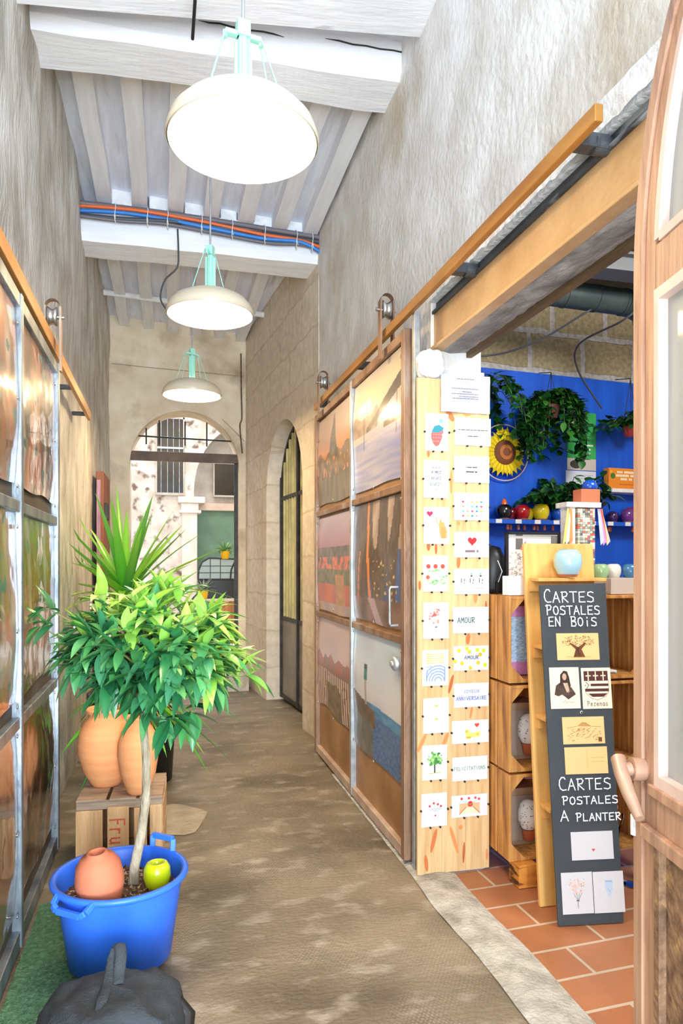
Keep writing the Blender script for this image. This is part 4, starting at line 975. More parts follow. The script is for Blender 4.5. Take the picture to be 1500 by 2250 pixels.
def a_bunch(a, w, h, soft=0):
    r = random.Random(8); cs = [C(240, 120, 110), C(244, 176, 164), C(250, 208, 196), C(200, 200, 176)] if not soft else [C(248, 208, 200), C(250, 222, 214), C(236, 226, 216)]
    for k in range(40):
        an = r.uniform(0, 6.28); q = r.random() ** .5; a.disc((-.02 + .28 * q * math.cos(an)) * w, (.12 + .2 * q * math.sin(an)) * h, r.uniform(.014, .034) * h, r.choice(cs))
    a.disc(-.06 * w, .16 * h, .05 * h, cs[0])
    for u in (-.12, -.04, .06, .14): a.line([(u * w, .0), (.0, -.2 * h)], .001, C(150, 160, 140))
    a.line([(0, -.2 * h), (0, -.36 * h)], .0018, C(170, 170, 160)); a.rect(-.05 * w, -.19 * h, .05 * w, -.17 * h, C(120, 116, 116))
    for k in range(12): a.disc(r.uniform(-.26, .26) * w, r.uniform(-.02, .34) * h, .008 * h, C(110, 106, 100))
def a_sun(a, w, h):
    for k in range(5): a.poly([(-.34 * w, (.12 + .06 * k) * h), (.34 * w, (.14 + .06 * k) * h), (.34 * w, (.17 + .06 * k) * h), (.0, (.15 + .06 * k) * h), (-.34 * w, (.16 + .06 * k) * h)], C(240, 224, 130))
    for rr in (.42, .34, .26, .18, .1):
        pts = [((.1 + rr * 1.3 * math.cos(t)) * w, (-.36 + rr * math.sin(t)) * h) for t in [math.pi * i / 12 for i in range(13)]]
        pts = [(min(max(x, -.34 * w), .36 * w), min(y, .08 * h)) for x, y in pts]; a.line(pts, .0042, BLU)
    for k in range(3): a.line([(-.34 * w, (.02 - .09 * k) * h), (-.2 * w, (.05 - .09 * k) * h), (-.06 * w, (.02 - .09 * k) * h)], .004, C(176, 192, 226))
def a_limes(a, w, h):
    a.rect(-.3 * w, -.4 * h, .34 * w, .36 * h, C(216, 238, 244))
    for v in (.28, -.1): a.poly([(-.08 * w, v * h + .02 * h), (.1 * w, v * h + .02 * h), (.06 * w, v * h - .02 * h), (-.02 * w, v * h - .03 * h)], C(190, 214, 60))
    for v in (.1, -.28): a.line([(-.1 * w, v * h), (.14 * w, v * h)], .002, C(196, 226, 234))
def a_tree(a, w, h):
    r = random.Random(2); a.rect(-.03 * w, -.3 * h, .03 * w, .1 * h, C(110, 112, 104)); a.line([(-.2 * w, -.31 * h), (.22 * w, -.3 * h)], .003, C(196, 204, 90))
    for k in range(60):
        an = r.uniform(0, 6.28); q = r.random() ** .5; a.disc((.01 + .3 * q * math.cos(an)) * w, (.1 + .2 * q * math.sin(an)) * h, r.uniform(.02, .045) * h, r.choice([C(110, 180, 90), C(150, 206, 120), C(176, 220, 140), C(90, 150, 84)]))
def a_pot(a, w, h):
    for (u, v) in ((-.18, .12), (-.02, .2), (.14, .16), (.26, .1)): a.disc(u * w, v * h, .035 * h, C(220, 70, 96)); a.line([(u * w, v * h), (.05 * w, -.1 * h)], .0012, C(140, 160, 130))
    a.poly([(-.12 * w, -.06 * h), (.2 * w, -.06 * h), (.16 * w, -.28 * h), (-.08 * w, -.28 * h)], C(236, 236, 238)); a.disc(.04 * w, -.17 * h, .03 * h, C(222, 90, 110))
    for k in range(8): a.disc((-.16 + .06 * k) * w, (.0 + .02 * (k % 3)) * h, .018 * h, C(190, 200, 196))
def a_corner(a, w, h):
    for (u, v) in ((-.34, .28), (.3, .3), (.34, -.32), (-.34, -.34)):
        for k in range(3): a.disc((u + .05 * k - .05) * w, (v + .03 * (k % 2)) * h, .04 * h, C(250, 226, 228))
    a.blur_line(-.4 * w, .42 * w, .05 * h, .0032, C(96, 100, 110), 1); a.blur_line(-.15 * w, .14 * w, -.18 * h, .0034, C(90, 90, 100), 2)
def a_sprig(a, w, h):
    a.line([(-.3 * w, .36 * h), (-.14 * w, .16 * h)], .0012, C(150, 156, 156)); a.disc(-.28 * w, .34 * h, .03 * h, C(196, 204, 206)); a.disc(-.2 * w, .22 * h, .025 * h, C(206, 210, 212))
    a.blur_line(-.14 * w, .16 * w, .06 * h, .0044, C(96, 104, 110), 5); a.blur_line(-.16 * w, .16 * w, -.12 * h, .006, C(96, 104, 110), 6)
def a_hearts(a, w, h):
    cs = [C(90, 176, 170), C(232, 110, 140), C(206, 70, 120), C(120, 200, 190), C(236, 170, 150), C(226, 200, 70), C(80, 160, 190), C(244, 190, 190)]; r = random.Random(6)
    for j in range(5):
        for i in range(5): a.heart((-.24 + .13 * i) * w, (.34 - .17 * j) * h, .05 * h, mix(r.choice(cs), WHT, .7 if j == 0 else 0))
def a_heart(a, w, h):
    a.heart(.02 * w, .14 * h, .19 * h, C(236, 62, 66)); a.line([(-.16 * w, .28 * h), (-.18 * w, -.08 * h), (-.02 * w, -.1 * h)], .001, C(190, 190, 196)); a.blur_line(-.18 * w, .2 * w, -.3 * h, .010, C(150, 130, 140), 9)
def a_three(a, w, h):
    for k, u in enumerate((-.25, .0, .26)):
        if k: a.disc(u * w, .22 * h, .05 * h, INK, .03 * h); a.disc(u * w, .3 * h, .04 * h, C(150, 180, 184))
        a.line([((u - .04) * w, .12 * h), ((u - .04) * w, -.04 * h)], .003, INK); a.line([((u + .05) * w, .1 * h), ((u + .05) * w, .02 * h)], .003, INK); a.disc((u + .04) * w, -.06 * h, .02 * h, INK); a.blur_line((u - .1) * w, (u + .08) * w, -.28 * h, .002, C(170, 174, 180), k)
def a_amour(a, w, h):
    a.text('AMOUR', -.38 * w, -.1 * h, .12 * w, .1 * h, .003, C(44, 112, 112)); a.blur_line(.04 * w, .38 * w, -.18 * h, .0014, C(190, 196, 200), 3)
def a_lemons(a, w, h):
    r = random.Random(12)
    for (u, v, c) in ((-.34, .32, 0), (-.05, .26, 1), (.18, .33, 0), (.26, .14, 2), (-.45, -.12, 0), (-.26, -.2, 1), (.2, -.2, 1), (-.02, -.4, 1), (.36, .3, 0), (-.12, .4, 0), (.4, -.3, 0)):
        a.disc(u * w, v * h, .085 * h, [C(210, 224, 70), C(238, 206, 80), C(240, 196, 70)][c])
    for k in range(14): a.disc(r.uniform(-.46, .46) * w, r.uniform(-.44, .44) * h, .02 * h, C(238, 226, 140))
    a.text('AMOUR', -.2 * w, -.04 * h, .22 * w, .1 * h, .0022, C(84, 96, 130))
def a_bday(a, w, h):
    a.text('JOYEUX', -.24 * w, .1 * h, .24 * w, .22 * h, .0022, C(150, 162, 196)); a.text('ANNIVERSAIRE', -.44 * w, -.2 * h, .44 * w, -.06 * h, .0022, C(120, 140, 206))
def a_duck(a, w, h):
    a.heart(.18 * w, .28 * h, .11 * h, C(230, 100, 64)); Y = C(236, 200, 84)
    a.poly([(-.14 * w, -.02 * h), (-.1 * w, .1 * h), (-.02 * w, .06 * h), (.0, -.06 * h), (.1 * w, -.04 * h), (.28 * w, .02 * h), (.26 * w, -.24 * h), (-.12 * w, -.26 * h)], C(246, 226, 150)); a.disc(-.1 * w, .02 * h, .07 * h, Y); a.poly([(-.12 * w, -.2 * h), (.04 * w, -.2 * h), (-.0, -.3 * h), (-.1 * w, -.3 * h)], C(226, 196, 60)); a.disc(.2 * w, -.12 * h, .05 * h, Y)
def a_felic(a, w, h): a.text('FELICITATIONS', -.46 * w, -.06 * h, .44 * w, .08 * h, .002, C(140, 180, 130))
def a_env(a, w, h):
    a.poly([(-.28 * w, .12 * h), (.28 * w, .12 * h), (.28 * w, -.36 * h), (-.28 * w, -.36 * h)], C(246, 196, 160)); a.poly([(-.28 * w, -.36 * h), (-.1 * w, -.06 * h), (.1 * w, -.06 * h), (.28 * w, -.36 * h)], C(252, 224, 200))
    a.line([(-.28 * w, -.36 * h), (-.1 * w, -.06 * h)], .003, C(200, 120, 80)); a.line([(.28 * w, -.36 * h), (.1 * w, -.06 * h)], .003, C(200, 120, 80)); a.disc(.02 * w, .08 * h, .13 * h, C(222, 84, 70))
    for (u, v) in ((-.22, .34), (-.02, .34), (.16, .34), (.26, .28)): a.disc(u * w, v * h, .06 * h, C(230, 100, 100))
    for u in (-.22, -.12, .14, .22): a.line([(u * w, .24 * h), (.02 * w, .04 * h)], .0014, C(150, 200, 150))
LC = [(.034, 1.841, .141, 2.004, a_straw, 'white card with a teal and coral strawberry, uppermost in its column'), (.027, 1.637, .143, 1.80, a_words3, 'white card with three lettered lines and tiny pink hearts'),
      (.027, 1.438, .145, 1.598, a_cat, 'white card with an orange cat and a pink heart'), (.023, 1.232, .141, 1.388, a_apples, 'white card with coral apples over green leaves'),
      (.025, 1.028, .143, 1.185, a_bunch, 'white card with a pink bouquet on the pine board'), (.021, .824, .141, .979, a_sun, 'white card with yellow sky and blue waves'),
      (.025, .619, .143, .771, a_limes, 'white card with lime slices on pale blue'), (.021, .417, .135, .567, a_tree, 'white card with a green leafy tree'), (.017, .215, .135, .359, a_pot, 'white card with a pot of red flowers, lowest in its column')]
RC = [(.171, 1.871, .342, 1.992, a_corner, 'white landscape card with faint pink corners under the curled notice'), (.167, 1.708, .335, 1.825, a_sprig, 'white landscape card with a grey sprig and two lettered lines'),
      (.167, 1.543, .333, 1.664, a_hearts, 'white card with rows of small coloured hearts'), (.167, 1.38, .333, 1.493, a_heart, 'white card with one big red heart'), (.167, 1.219, .333, 1.33, a_three, 'white card with three little black figures'),
      (.162, 1.048, .331, 1.163, a_amour, 'white card with AMOUR in teal letters'), (.165, .885, .331, .992, a_lemons, 'white card scattered with yellow lemons around AMOUR'), (.167, .724, .331, .829, a_bday, 'white card reading JOYEUX ANNIVERSAIRE in blue'),
      (.158, .566, .331, .666, a_duck, 'white card with a yellow duck and a red heart'), (.16, .403, .326, .507, a_felic, 'white card reading FELICITATIONS in green'), (.156, .244, .326, .34, a_env, 'white card with red flowers bursting from an envelope')]
for q in LC + RC: card(q[5], 'greeting cards pinned to the pine board', q[0], q[1], q[2], q[3], q[4], pins=1)
# curled notice over the top
b = MB(); b.grid(16, 16, lambda u, v: (BX + .103 + .232 * u, BY - .004 - .010 * math.sin(3 * u + 1) ** 2 - .006 * nz(u * 3, v * 3), 2.012 + .165 * v), 0, True, lambda u, v: C(172, 174, 190))
ar = Art(b, Matrix.Translation((BX + .103, BY - .022, 2.012)), 0, .0004, 1.6)
for k, (u0, u1, v) in enumerate(((.07, .15, .142), (.045, .17, .10), (.095, .14, .087), (.045, .17, .077), (.08, .17, .066), (.05, .17, .057))): ar.blur_line(u0, u1, v, .0024, C(120, 124, 136), k)
tag(b.build('notice', m_card, solid=0), 'curled white paper notice pinned over the top of the pine board', 'paper')

# ------------------------------------------------------------------ chalkboard and its wooden stand
rot = R(-8); tl = R(7.8)
CB = Matrix.Translation((1.545, 2.332, .004)) @ Matrix.Rotation(rot, 4, 'Z') @ Matrix.Rotation(-tl, 4, 'X')
t = bpy.data.objects.new('chalkboard', None); COL.objects.link(t); t.matrix_world = CB; tag(t, 'tall narrow black chalkboard with white lettering leaning on the wooden stand', 'chalkboard')
b = MB(); b.prism([(-.127, 0), (.1285, 0), (.143, 1.283), (-.131, 1.275)], 0, .008); b.build('board', m_slate, t)
b = MB(); ar = Art(b, Matrix.Identity(4), z=.0008); CH = C(240, 246, 250); wd = .0044
ar.text('CARTES', -.1188, 1.207, .094, 1.257, wd, CH, .82); ar.text('POSTALES', -.1124, 1.158, .1133, 1.195, wd, CH, .9)
ar.text('EN', -.1057, 1.1131, -.0515, 1.1485, wd, CH); ar.text('BOiS', -.0143, 1.1122, .0971, 1.1491, wd, CH, .9)
ar.text('CARTES', -.1006, .488, .1134, .5353, wd, CH, .86); ar.text('POSTALES', -.0895, .4354, .1362, .4647, wd, CH, .92)
ar.text('A', -.102, .3758, -.0638, .4127, wd, CH); ar.text('PLANTER', -.0391, .3735, .1428, .402, wd, CH, .92)
b.build('lettering', m_paint, t)['label'] = 'white chalk lettering'
b = MB(); b.lathe([(.003, 0), (.007, 0), (.007, .002), (.003, .002)], 12, T=Matrix.Translation((.0115, -.0005, .777)) @ Matrix.Rotation(R(90), 4, 'X')); b.build('eyelet', m_chrome, t)
WD = C(238, 200, 138); WL = C(244, 230, 206); SC = C(104, 66, 44)
def w_tree(a, w, h):
    r = random.Random(9)
    a.poly([(-.12 * w, -.4 * h), (-.06 * w, -.1 * h), (-.2 * w, .12 * h), (-.17 * w, .14 * h), (0, -.02 * h), (.16 * w, .14 * h), (.2 * w, .12 * h), (.08 * w, -.1 * h), (.16 * w, -.4 * h)], C(150, 100, 62))
    for k in range(7): a.line([(r.uniform(-.08, .08) * w, -.36 * h), (r.uniform(-.06, .06) * w, -.04 * h)], .0016, SC)
    for k in range(120):
        an = r.uniform(0, 6.28); q = r.random() ** .5; u, v = (.38 * q * math.cos(an)) * w, (.2 + .22 * q * math.sin(an)) * h; a.line([(u, v), (u + .004, v + r.uniform(-.003, .003))], .0013, r.choice([SC, C(176, 128, 84), C(150, 104, 66)]))
    a.line([(-.3 * w, -.38 * h), (.3 * w, -.38 * h)], .001, C(190, 150, 100))
def w_portrait(a, w, h):
    G = C(112, 92, 82); r = random.Random(3)
    a.poly([(-.36 * w, -.16 * h), (-.3 * w, .06 * h), (-.14 * w, .14 * h), (.1 * w, .12 * h), (.3 * w, -.08 * h), (.36 * w, -.16 * h), (.1 * w, -.28 * h), (-.1 * w, -.16 * h), (-.24 * w, -.2 * h)], G)
    a.poly([(-.16 * w, .06 * h), (-.14 * w, .32 * h), (-.02 * w, .42 * h), (.1 * w, .4 * h), (.16 * w, .26 * h), (.2 * w, .04 * h), (.1 * w, .0)], C(92, 72, 62)); a.disc(-.0 * w, .27 * h, .055 * h, C(214, 190, 166), .085 * h); a.poly([(-.06 * w, .12 * h), (.1 * w, .12 * h), (.16 * w, -.1 * h), (.06 * w, -.12 * h)], C(220, 200, 180))
    for k in range(16): a.line([(r.uniform(-.3, .3) * w, r.uniform(-.2, .1) * h), (r.uniform(-.3, .3) * w, r.uniform(-.2, .1) * h)], .0008, C(150, 130, 118))
    a.line([(-.1 * w, -.36 * h), (0, -.3 * h), (.02 * w, -.37 * h), (.1 * w, -.33 * h), (.2 * w, -.36 * h), (.28 * w, -.34 * h)], .0012, C(180, 160, 140))
def w_crest(a, w, h):
    D = C(116, 72, 66); a.rect(-.42 * w, .18 * h, .4 * w, .42 * h, D)
    for u in (-.27, -.02, .24): a.rect((u - .02) * w, .19 * h, (u + .02) * w, .41 * h, WL); a.rect((u - .09) * w, .29 * h, (u + .09) * w, .32 * h, WL)
    a.rect(-.4 * w, .06 * h, -.36 * w, .08 * h, D)
    a.line([(-.36 * w, .15 * h), (-.26 * w, .08 * h), (-.34 * w, .0)], .0022, D); a.rect(-.2 * w, .05 * h, .4 * w, .11 * h, D); a.rect(-.4 * w, -.08 * h, .4 * w, -.01 * h, D); a.poly([(-.3 * w, -.13 * h), (.36 * w, -.13 * h), (.22 * w, -.21 * h), (-.16 * w, -.21 * h)], D)
    a.line([(.41 * w, .2 * h), (.41 * w, -.08 * h), (.3 * w, -.2 * h), (.0, -.29 * h), (-.2 * w, -.24 * h), (-.4 * w, -.1 * h)], .0012, D); a.text('Pezenas', -.36 * w, -.43 * h, .36 * w, -.32 * h, .0016, D)
def w_town(a, w, h):
    r = random.Random(5); a.poly([(-.14 * w, .16 * h), (-.02 * w, .3 * h), (.06 * w, .28 * h), (.18 * w, .14 * h)], C(214, 176, 116)); a.line([(-.4 * w, .1 * h), (-.14 * w, .16 * h), (-.02 * w, .3 * h), (.06 * w, .28 * h), (.18 * w, .14 * h), (.42 * w, .12 * h)], .001, C(170, 130, 84))
    for k in range(70):
        u, v = r.uniform(-.42, .4), r.uniform(-.4, .08); a.line([(u * w, v * h), (u * w + r.uniform(.002, .01), v * h + r.choice([0, .004]))], .0011, r.choice([C(176, 136, 90), C(196, 156, 104), C(150, 108, 70)]))
    a.rect(.34 * w, -.42 * h, .42 * w, -.26 * h, C(150, 108, 70))
def w_back(a, w, h):
    a.line([(.02 * w, .4 * h), (.02 * w, -.4 * h)], .0008, C(206, 166, 106))
    for v in (.1, -.05): a.line([(.12 * w, v * h), (.44 * w, v * h)], .0008, C(206, 166, 106))
def p_heart(a, w, h): a.heart(.02 * w, -.15 * h, .06 * h, C(226, 110, 120)); a.blur_line(-.16 * w, .2 * w, .18 * h, .0016, C(232, 232, 236), 3); a.blur_line(-.1 * w, .1 * w, .02 * h, .0016, C(232, 232, 236), 4)
def p_vase(a, w, h): a.poly([(-.12 * w, .3 * h), (.14 * w, .3 * h), (.12 * w, .06 * h), (.02 * w, -.16 * h), (-.12 * w, .1 * h)], C(206, 222, 238)); a.line([(-.08 * w, .26 * h), (.1 * w, .26 * h)], .004, C(176, 194, 214)); a.line([(-.04 * w, .1 * h), (.04 * w, .0)], .002, C(180, 200, 224))
g = 'sample postcards on the chalkboard'
for (q, fn, base, lab) in (((-.0743, .9795, .0985, 1.0842), w_tree, WD, 'wooden postcard engraved with a spreading tree'), ((-.1107, .7932, .009, .9517), w_portrait, WL, 'pale wooden postcard with a long-haired portrait sketch'), ((.0185, .7905, .1382, .9481), w_crest, WL, 'pale wooden postcard with a striped shield and a town name'),
                           ((-.0692, .658, .0993, .7608), w_town, WD, 'wooden postcard engraved with a hill town'), ((-.0667, .5456, .1046, .6465), w_back, WD, 'plain wooden postcard showing its ruled back'), ((-.0605, .2306, .1051, .3331), p_heart, WHT, 'white landscape postcard with a tiny red heart on the chalkboard'),
                           ((-.1074, .0398, .0139, .1881), lambda a, w, h: a_bunch(a, w, h, 1), WHT, 'white postcard with a pale bouquet low on the chalkboard'), ((.0167, .0384, .1365, .186), p_vase, WHT, 'white postcard with a pale blue vase low on the chalkboard')):
    card(lab, g, *q, fn, org=CB, base=base, thick=.0018 if base != WHT else .001, name='postcard', cat='postcard')

ST = Matrix.Translation((1.436, 2.50, .002)) @ Matrix.Rotation(R(-3), 4, 'Z') @ Matrix.Rotation(-math.atan2(.20, 1.43), 4, 'X')
t = bpy.data.objects.new('display_stand', None); COL.objects.link(t); t.matrix_world = ST; tag(t, 'leaning yellow pine display stand with narrow ledges behind the chalkboard', 'stand')
b = MB(); b.prism([(-.005, 0), (.30, 0), (.34, 1.45), (.02, 1.45)], 0, .018); b.build('back_board', m_ply, t, .002)
Lz = Matrix.Rotation(math.atan2(.20, 1.43), 4, 'X')
for k, z in enumerate((1.29, 1.015, .73, .38)):
    b = MB(); b.box(.035 - .005 * k, .33 - .006 * k if k else .34, -.085, .002, 0, .014, T=Matrix.Translation((0, 0, z)) @ Lz); b.box(.03, .325, -.014, .0, -.045, .0, T=Matrix.Translation((0, 0, z))); b.build('ledge', m_ply, t, .002)

def sphere_pot(name, lab, c, loc, r=.05, group=None, foot=True, sq=.92, mat=None):
    b = MB(); 
    if foot: b.lathe([(0, 0), (r * .62, 0), (r * .72, r * .22)], 24, col=C(206, 132, 100)); z0 = r * .2
    else: z0 = 0
    b.lathe([(r * .72, z0), (r * .95, z0 + r * .5), (r * 1.0, z0 + r * .95), (r * .92, z0 + r * 1.4), (r * .7, z0 + r * 1.7), (r * .5, z0 + r * 1.78), (r * .46, z0 + r * 1.72), (r * .45, z0 + r * 1.3)], 28, col=c)
    o = b.build(name, mat or m_glaze); o.location = loc; return tag(o, lab, 'pot', group)
zl = 1.435 * 1.29 / 1.45
sphere_pot('glazed_pot', 'pale sky-blue glazed pot with a bare terracotta foot on the top ledge of the stand', C(176, 220, 236), (1.622, 2.612, 1.298), .058)

# ------------------------------------------------------------------ brown crates stacked as shelves
def make_crate():
    t = thing('wooden_crate', 'x', 'crate', (1.40, 2.70, .1), 0, 'stacked wooden crates in the shop')
    w_, d_, h_ = .67, .34, .365
    for x in (0, w_ - .012):
        for y0, y1 in ((.0, .105), (.115, .22), (.23, .34)):
            b = MB(); b.box(x, x + .012, y0, y1, 0, h_); b.build('side_board', m_crate, t, .002)
    for z in (0, h_ - .014):
        for y0, y1 in ((0, .11), (.12, .22), (.23, .34)):
            b = MB(); b.box(.012, w_ - .012, y0, y1, z, z + .014); b.build('shelf_board', m_crate, t, .002)
    for z0, z1 in ((.02, .12), (.13, .23), (.24, .35)):
        b = MB(); b.box(.012, w_ - .012, d_ - .01, d_, z0, z1); b.build('back_board', m_crate, t, .002)
    for sx in (0, 1):
        for sz in (0, 1):
            b = MB(); X = lambda x: x if not sx else w_ - x; Z = lambda z: z if not sz else h_ - z
            q = [(X(.012), Z(.014)), (X(.07), Z(.014)), (X(.012), Z(.075))]
            b.prism(q, .002, .03); b.build('corner_block', m_crate, t)
    return t
c0 = make_crate(); cl = [(c0, .1, 'lowest brown wooden crate of the stack, resting on a scorched block'), (copy_tree(c0), .475, 'middle brown wooden crate of the stack, with a boxed ornament inside'), (copy_tree(c0), .85, 'topmost brown wooden crate of the stack, with a pink and blue puzzle inside')]
for o, z, lab in cl: o.location[2] = z; o['label'] = lab
b = MB(); b.box(1.425, 1.51, 2.66, 2.75, .002, .099); tag(b.build('wood_block', M('scorched_block', C(228, 156, 66), C(196, 120, 42), 5, 8, .6, .1, 20, (1, 1, 4), c3=C(70, 40, 20), s3=9, l3=.52, h3=.62), bevel=.003), 'scorched yellow wooden block under the crate stack', 'block')
b = MB(); b.box(1.97, 2.05, 2.92, 3.02, .002, .099); tag(b.build('wood_block', MATS['scorched_block'], bevel=.003), 'wooden block under the rear of the crate stack', 'block')
# contents
def kraft(x, y, z, lab, w_=.16, h_=.25):
    t = thing('gift_box', lab, 'box', (x, y, z), 0, 'kraft boxes with ornaments in the crates')
    b = MB(); b.box(0, w_, .02, .16, 0, h_); b.build('box', M('kraft_card', C(168, 136, 104), C(146, 116, 88), 6, 6, .8), t, .002)
    b = MB(); b.box(.012, w_ - .004, .012, .018, .02, h_ - .03); b.build('window', glass_mat('box_film', (.97, .97, .97), .1, .08, .06), t)
    b = MB(); b.lathe([(0, .03), (.022, .03), (.03, .075), (.036, .08)], 20, (w_ * .62, .0, 0), 0, C(206, 120, 80)); b.build('ornament_pot', m_matte, t)
    b = MB(); b.lathe([(.03, .08), (.045, .11), (.046, .15), (.036, .185), (.02, .20), (0, .205)], 24, (w_ * .62, .0, 0), 0, C(244, 242, 238))
    r = random.Random(int(z * 100))
    for k in range(60):
        a = r.uniform(math.pi, 2 * math.pi); zz = r.uniform(.09, .19); rr = .047 if .1 < zz < .16 else .042; b.lathe([(0, -.002), (.0028, 0), (0, .002)], 5, (w_ * .62 + rr * math.cos(a), rr * math.sin(a), zz), 0, r.choice([C(40, 40, 44), C(90, 90, 96), C(180, 90, 90)]))
    b.build('ornament_dome', m_matte, t)
kraft(1.445, 2.80, .116, 'kraft box with a black-speckled white dome ornament in the lowest crate')
kraft(1.445, 2.80, .491, 'kraft box with a white dome ornament in the middle crate')
b = MB(); r = random.Random(11)
def puz(u, v):
    if v > .84 or v < .2: return mix(C(206, 132, 190), C(232, 150, 190), nz(u * 30, v * 30) + .5)
    return mix(C(120, 170, 214), C(226, 234, 240), .5 + 1.4 * nz(u * 40, v * 60))
b.grid(24, 60, lambda u, v: (1.45 + .2 * u, 2.80 - .0, .868 + .3 * v), 0, False, puz); b.box(1.45, 1.65, 2.802, 2.83, .866, 1.168, 0, C(60, 40, 60))
tag(b.build('puzzle_box', m_card), 'pink and blue speckled picture box in the topmost crate', 'box')
b = MB(); b.box(1.60, 1.63, 2.765, 2.785, .868, 1.16, T=Matrix.Translation((1.6, 0, .868)) @ Matrix.Rotation(R(-12), 4, 'Y') @ Matrix.Translation((-1.6, 0, -.868))); tag(b.build('tool_handle', m_black), 'slanting black bar before the speckled picture box', 'bar')
b = MB(); b.box(1.86, 1.96, 2.76, 2.95, .866, .872, 0, C(210, 222, 236)); b.box(1.85, 1.95, 2.75, 2.94, .873, .879, 0, C(236, 240, 244))
tag(b.build('leaflet_stack', m_card), 'flat pile of pale leaflets in the topmost crate', 'leaflets')

# ------------------------------------------------------------------ on the crates
b = MB(); b.box(1.42, 1.535, 2.74, 2.80, 1.217, 1.30, 0, C(244, 248, 252)); tag(b.build('card_box', m_card, bevel=.002), 'small white box of cards on the crates behind the card board', 'box')
t = thing('picture_frame', 'black framed picture with grey and white shapes standing on the crates', 'picture', (1.50, 2.92, 1.218), R(-2))
for (x0, x1, z0, z1) in ((0, .012, 0, .28), (.258, .27, 0, .28), (0, .27, 0, .012), (0, .27, .268, .28)):
    b = MB(); b.box(x0, x1, 0, .02, z0, z1); b.build('frame_side', m_black, t)
b = MB(); b.box(.01, .26, .008, .014, .01, .27, 0, C(232, 232, 230)); ar = Art(b, Matrix.Translation((0, .008, 0))); ar.rect(.05, .20, .085, .268, C(110, 110, 110)); ar.rect(.01, .25, .26, .262, C(190, 190, 188)); ar.rect(.225, .01, .258, .262, C(120, 118, 114)); ar.poly([(.07, .2), (.1, .24), (.1, .19)], C(236, 110, 100))
r = random.Random(1)
for k in range(60): u, v = r.uniform(.015, .08), r.uniform(.01, .19); ar.rect(u, v, u + .006, v + .003, C(160, 160, 158))
ar.text('S', .055, .16, .075, .18, .002, INK)
b.build('picture', m_card, t)
t = thing('rounded_case', 'glossy black rounded case on the crates behind the cards', 'case', (1.47, 3.0, 1.218))
b = MB(); b.lathe([(0, 0), (.05, 0), (.055, .02), (.06, .1), (.055, .17), (.035, .21), (0, .22)], 24); b.build('body', m_black, t); b = MB(); b.tube([(0, -.06, .05), (.02, -.06, .1), (0, -.055, .15)], .004, 6); b.build('latch', m_chrome, t)
lathe_thing('glass_jar', 'small clear glass jar on the crates beside the white card box', 'jar', [(0, 0), (.028, 0), (.03, .01), (.03, .055), (.022, .07), (.022, .08)], m_glass, (1.45, 2.86, 1.218))
b = MB(); b.box(1.915, 2.14, 2.74, 3.03, 1.217, 1.288); b.box(1.9, 1.955, 2.76, 3.03, 1.2165, 1.218); tag(b.build('storage_box', M('taupe_card', C(196, 182, 170), rough=.8), bevel=.003), 'flat taupe box on the crates beside the chalkboard', 'box')
for k, (x, c, lab) in enumerate(((1.945, C(150, 190, 140), 'soft green small pot on the taupe box'), (2.025, C(222, 220, 214), 'chalk white small pot on the taupe box'), (2.10, C(60, 120, 170), 'slate blue small pot on the taupe box'))):
    sphere_pot('glazed_pot', lab, c, (x, 2.86 + .02 * (k % 2), 1.2885), .036, 'small pots on the taupe box', False)
# bracelet display
t = thing('bracelet_display', 'white bracelet stand with ribbons and a beaded column behind the blue pot', 'display stand', (1.84, 2.93, 1.218))
b = MB(); b.box(-.03, .0, -.03, .05, 0, .40); b.box(-.05, .13, -.04, .06, .395, .42); b.box(-.05, .13, -.04, .06, 0, .012); b.build('post', m_white, t, .003)
b = MB(); r = random.Random(17)
for k in range(36):
    for i in range(7):
        b.box(.012 + .013 * i, .024 + .013 * i, -.03, .03, .014 + .0105 * k, .0235 + .0105 * k, 0, r.choice([C(226, 214, 190), C(206, 110, 90), C(150, 150, 140), C(240, 236, 226), C(176, 190, 176), C(110, 110, 120)]))
b.build('beads', m_matte, t)
for (x, dx, c) in ((-.045, -.03, C(240, 226, 120)), (-.04, -.02, C(236, 230, 226)), (-.035, -.006, C(206, 150, 90)), (.12, .035, C(246, 200, 170)), (.115, .02, C(226, 150, 220)), (.112, .01, C(190, 206, 240)), (.125, .012, C(240, 110, 80))):
    b = MB(); b.add([(x, -.035, .39), (x + .014, -.035, .39), (x + dx + .018, -.045, .24), (x + dx, -.045, .22)], [(0, 1, 2, 3)], 0, False, c); b.build('ribbon', m_matte, t, solid=.001)
b = MB(); b.box(1.87, 1.97, 2.9, 2.97, 1.639, 1.70); tag(b.build('terracotta_block', m_terra2, bevel=.003), 'terracotta block on top of the bracelet stand', 'block')
lathe_thing('glass_float', 'shiny cobalt blue half globe on the terracotta block', 'ornament', [(.0, -.0), (.032, .0), (.036, .012), (.03, .034), (.015, .045), (0, .047)], m_glaze, (1.938, 2.935, 1.7005), None, 28, C(10, 84, 200))

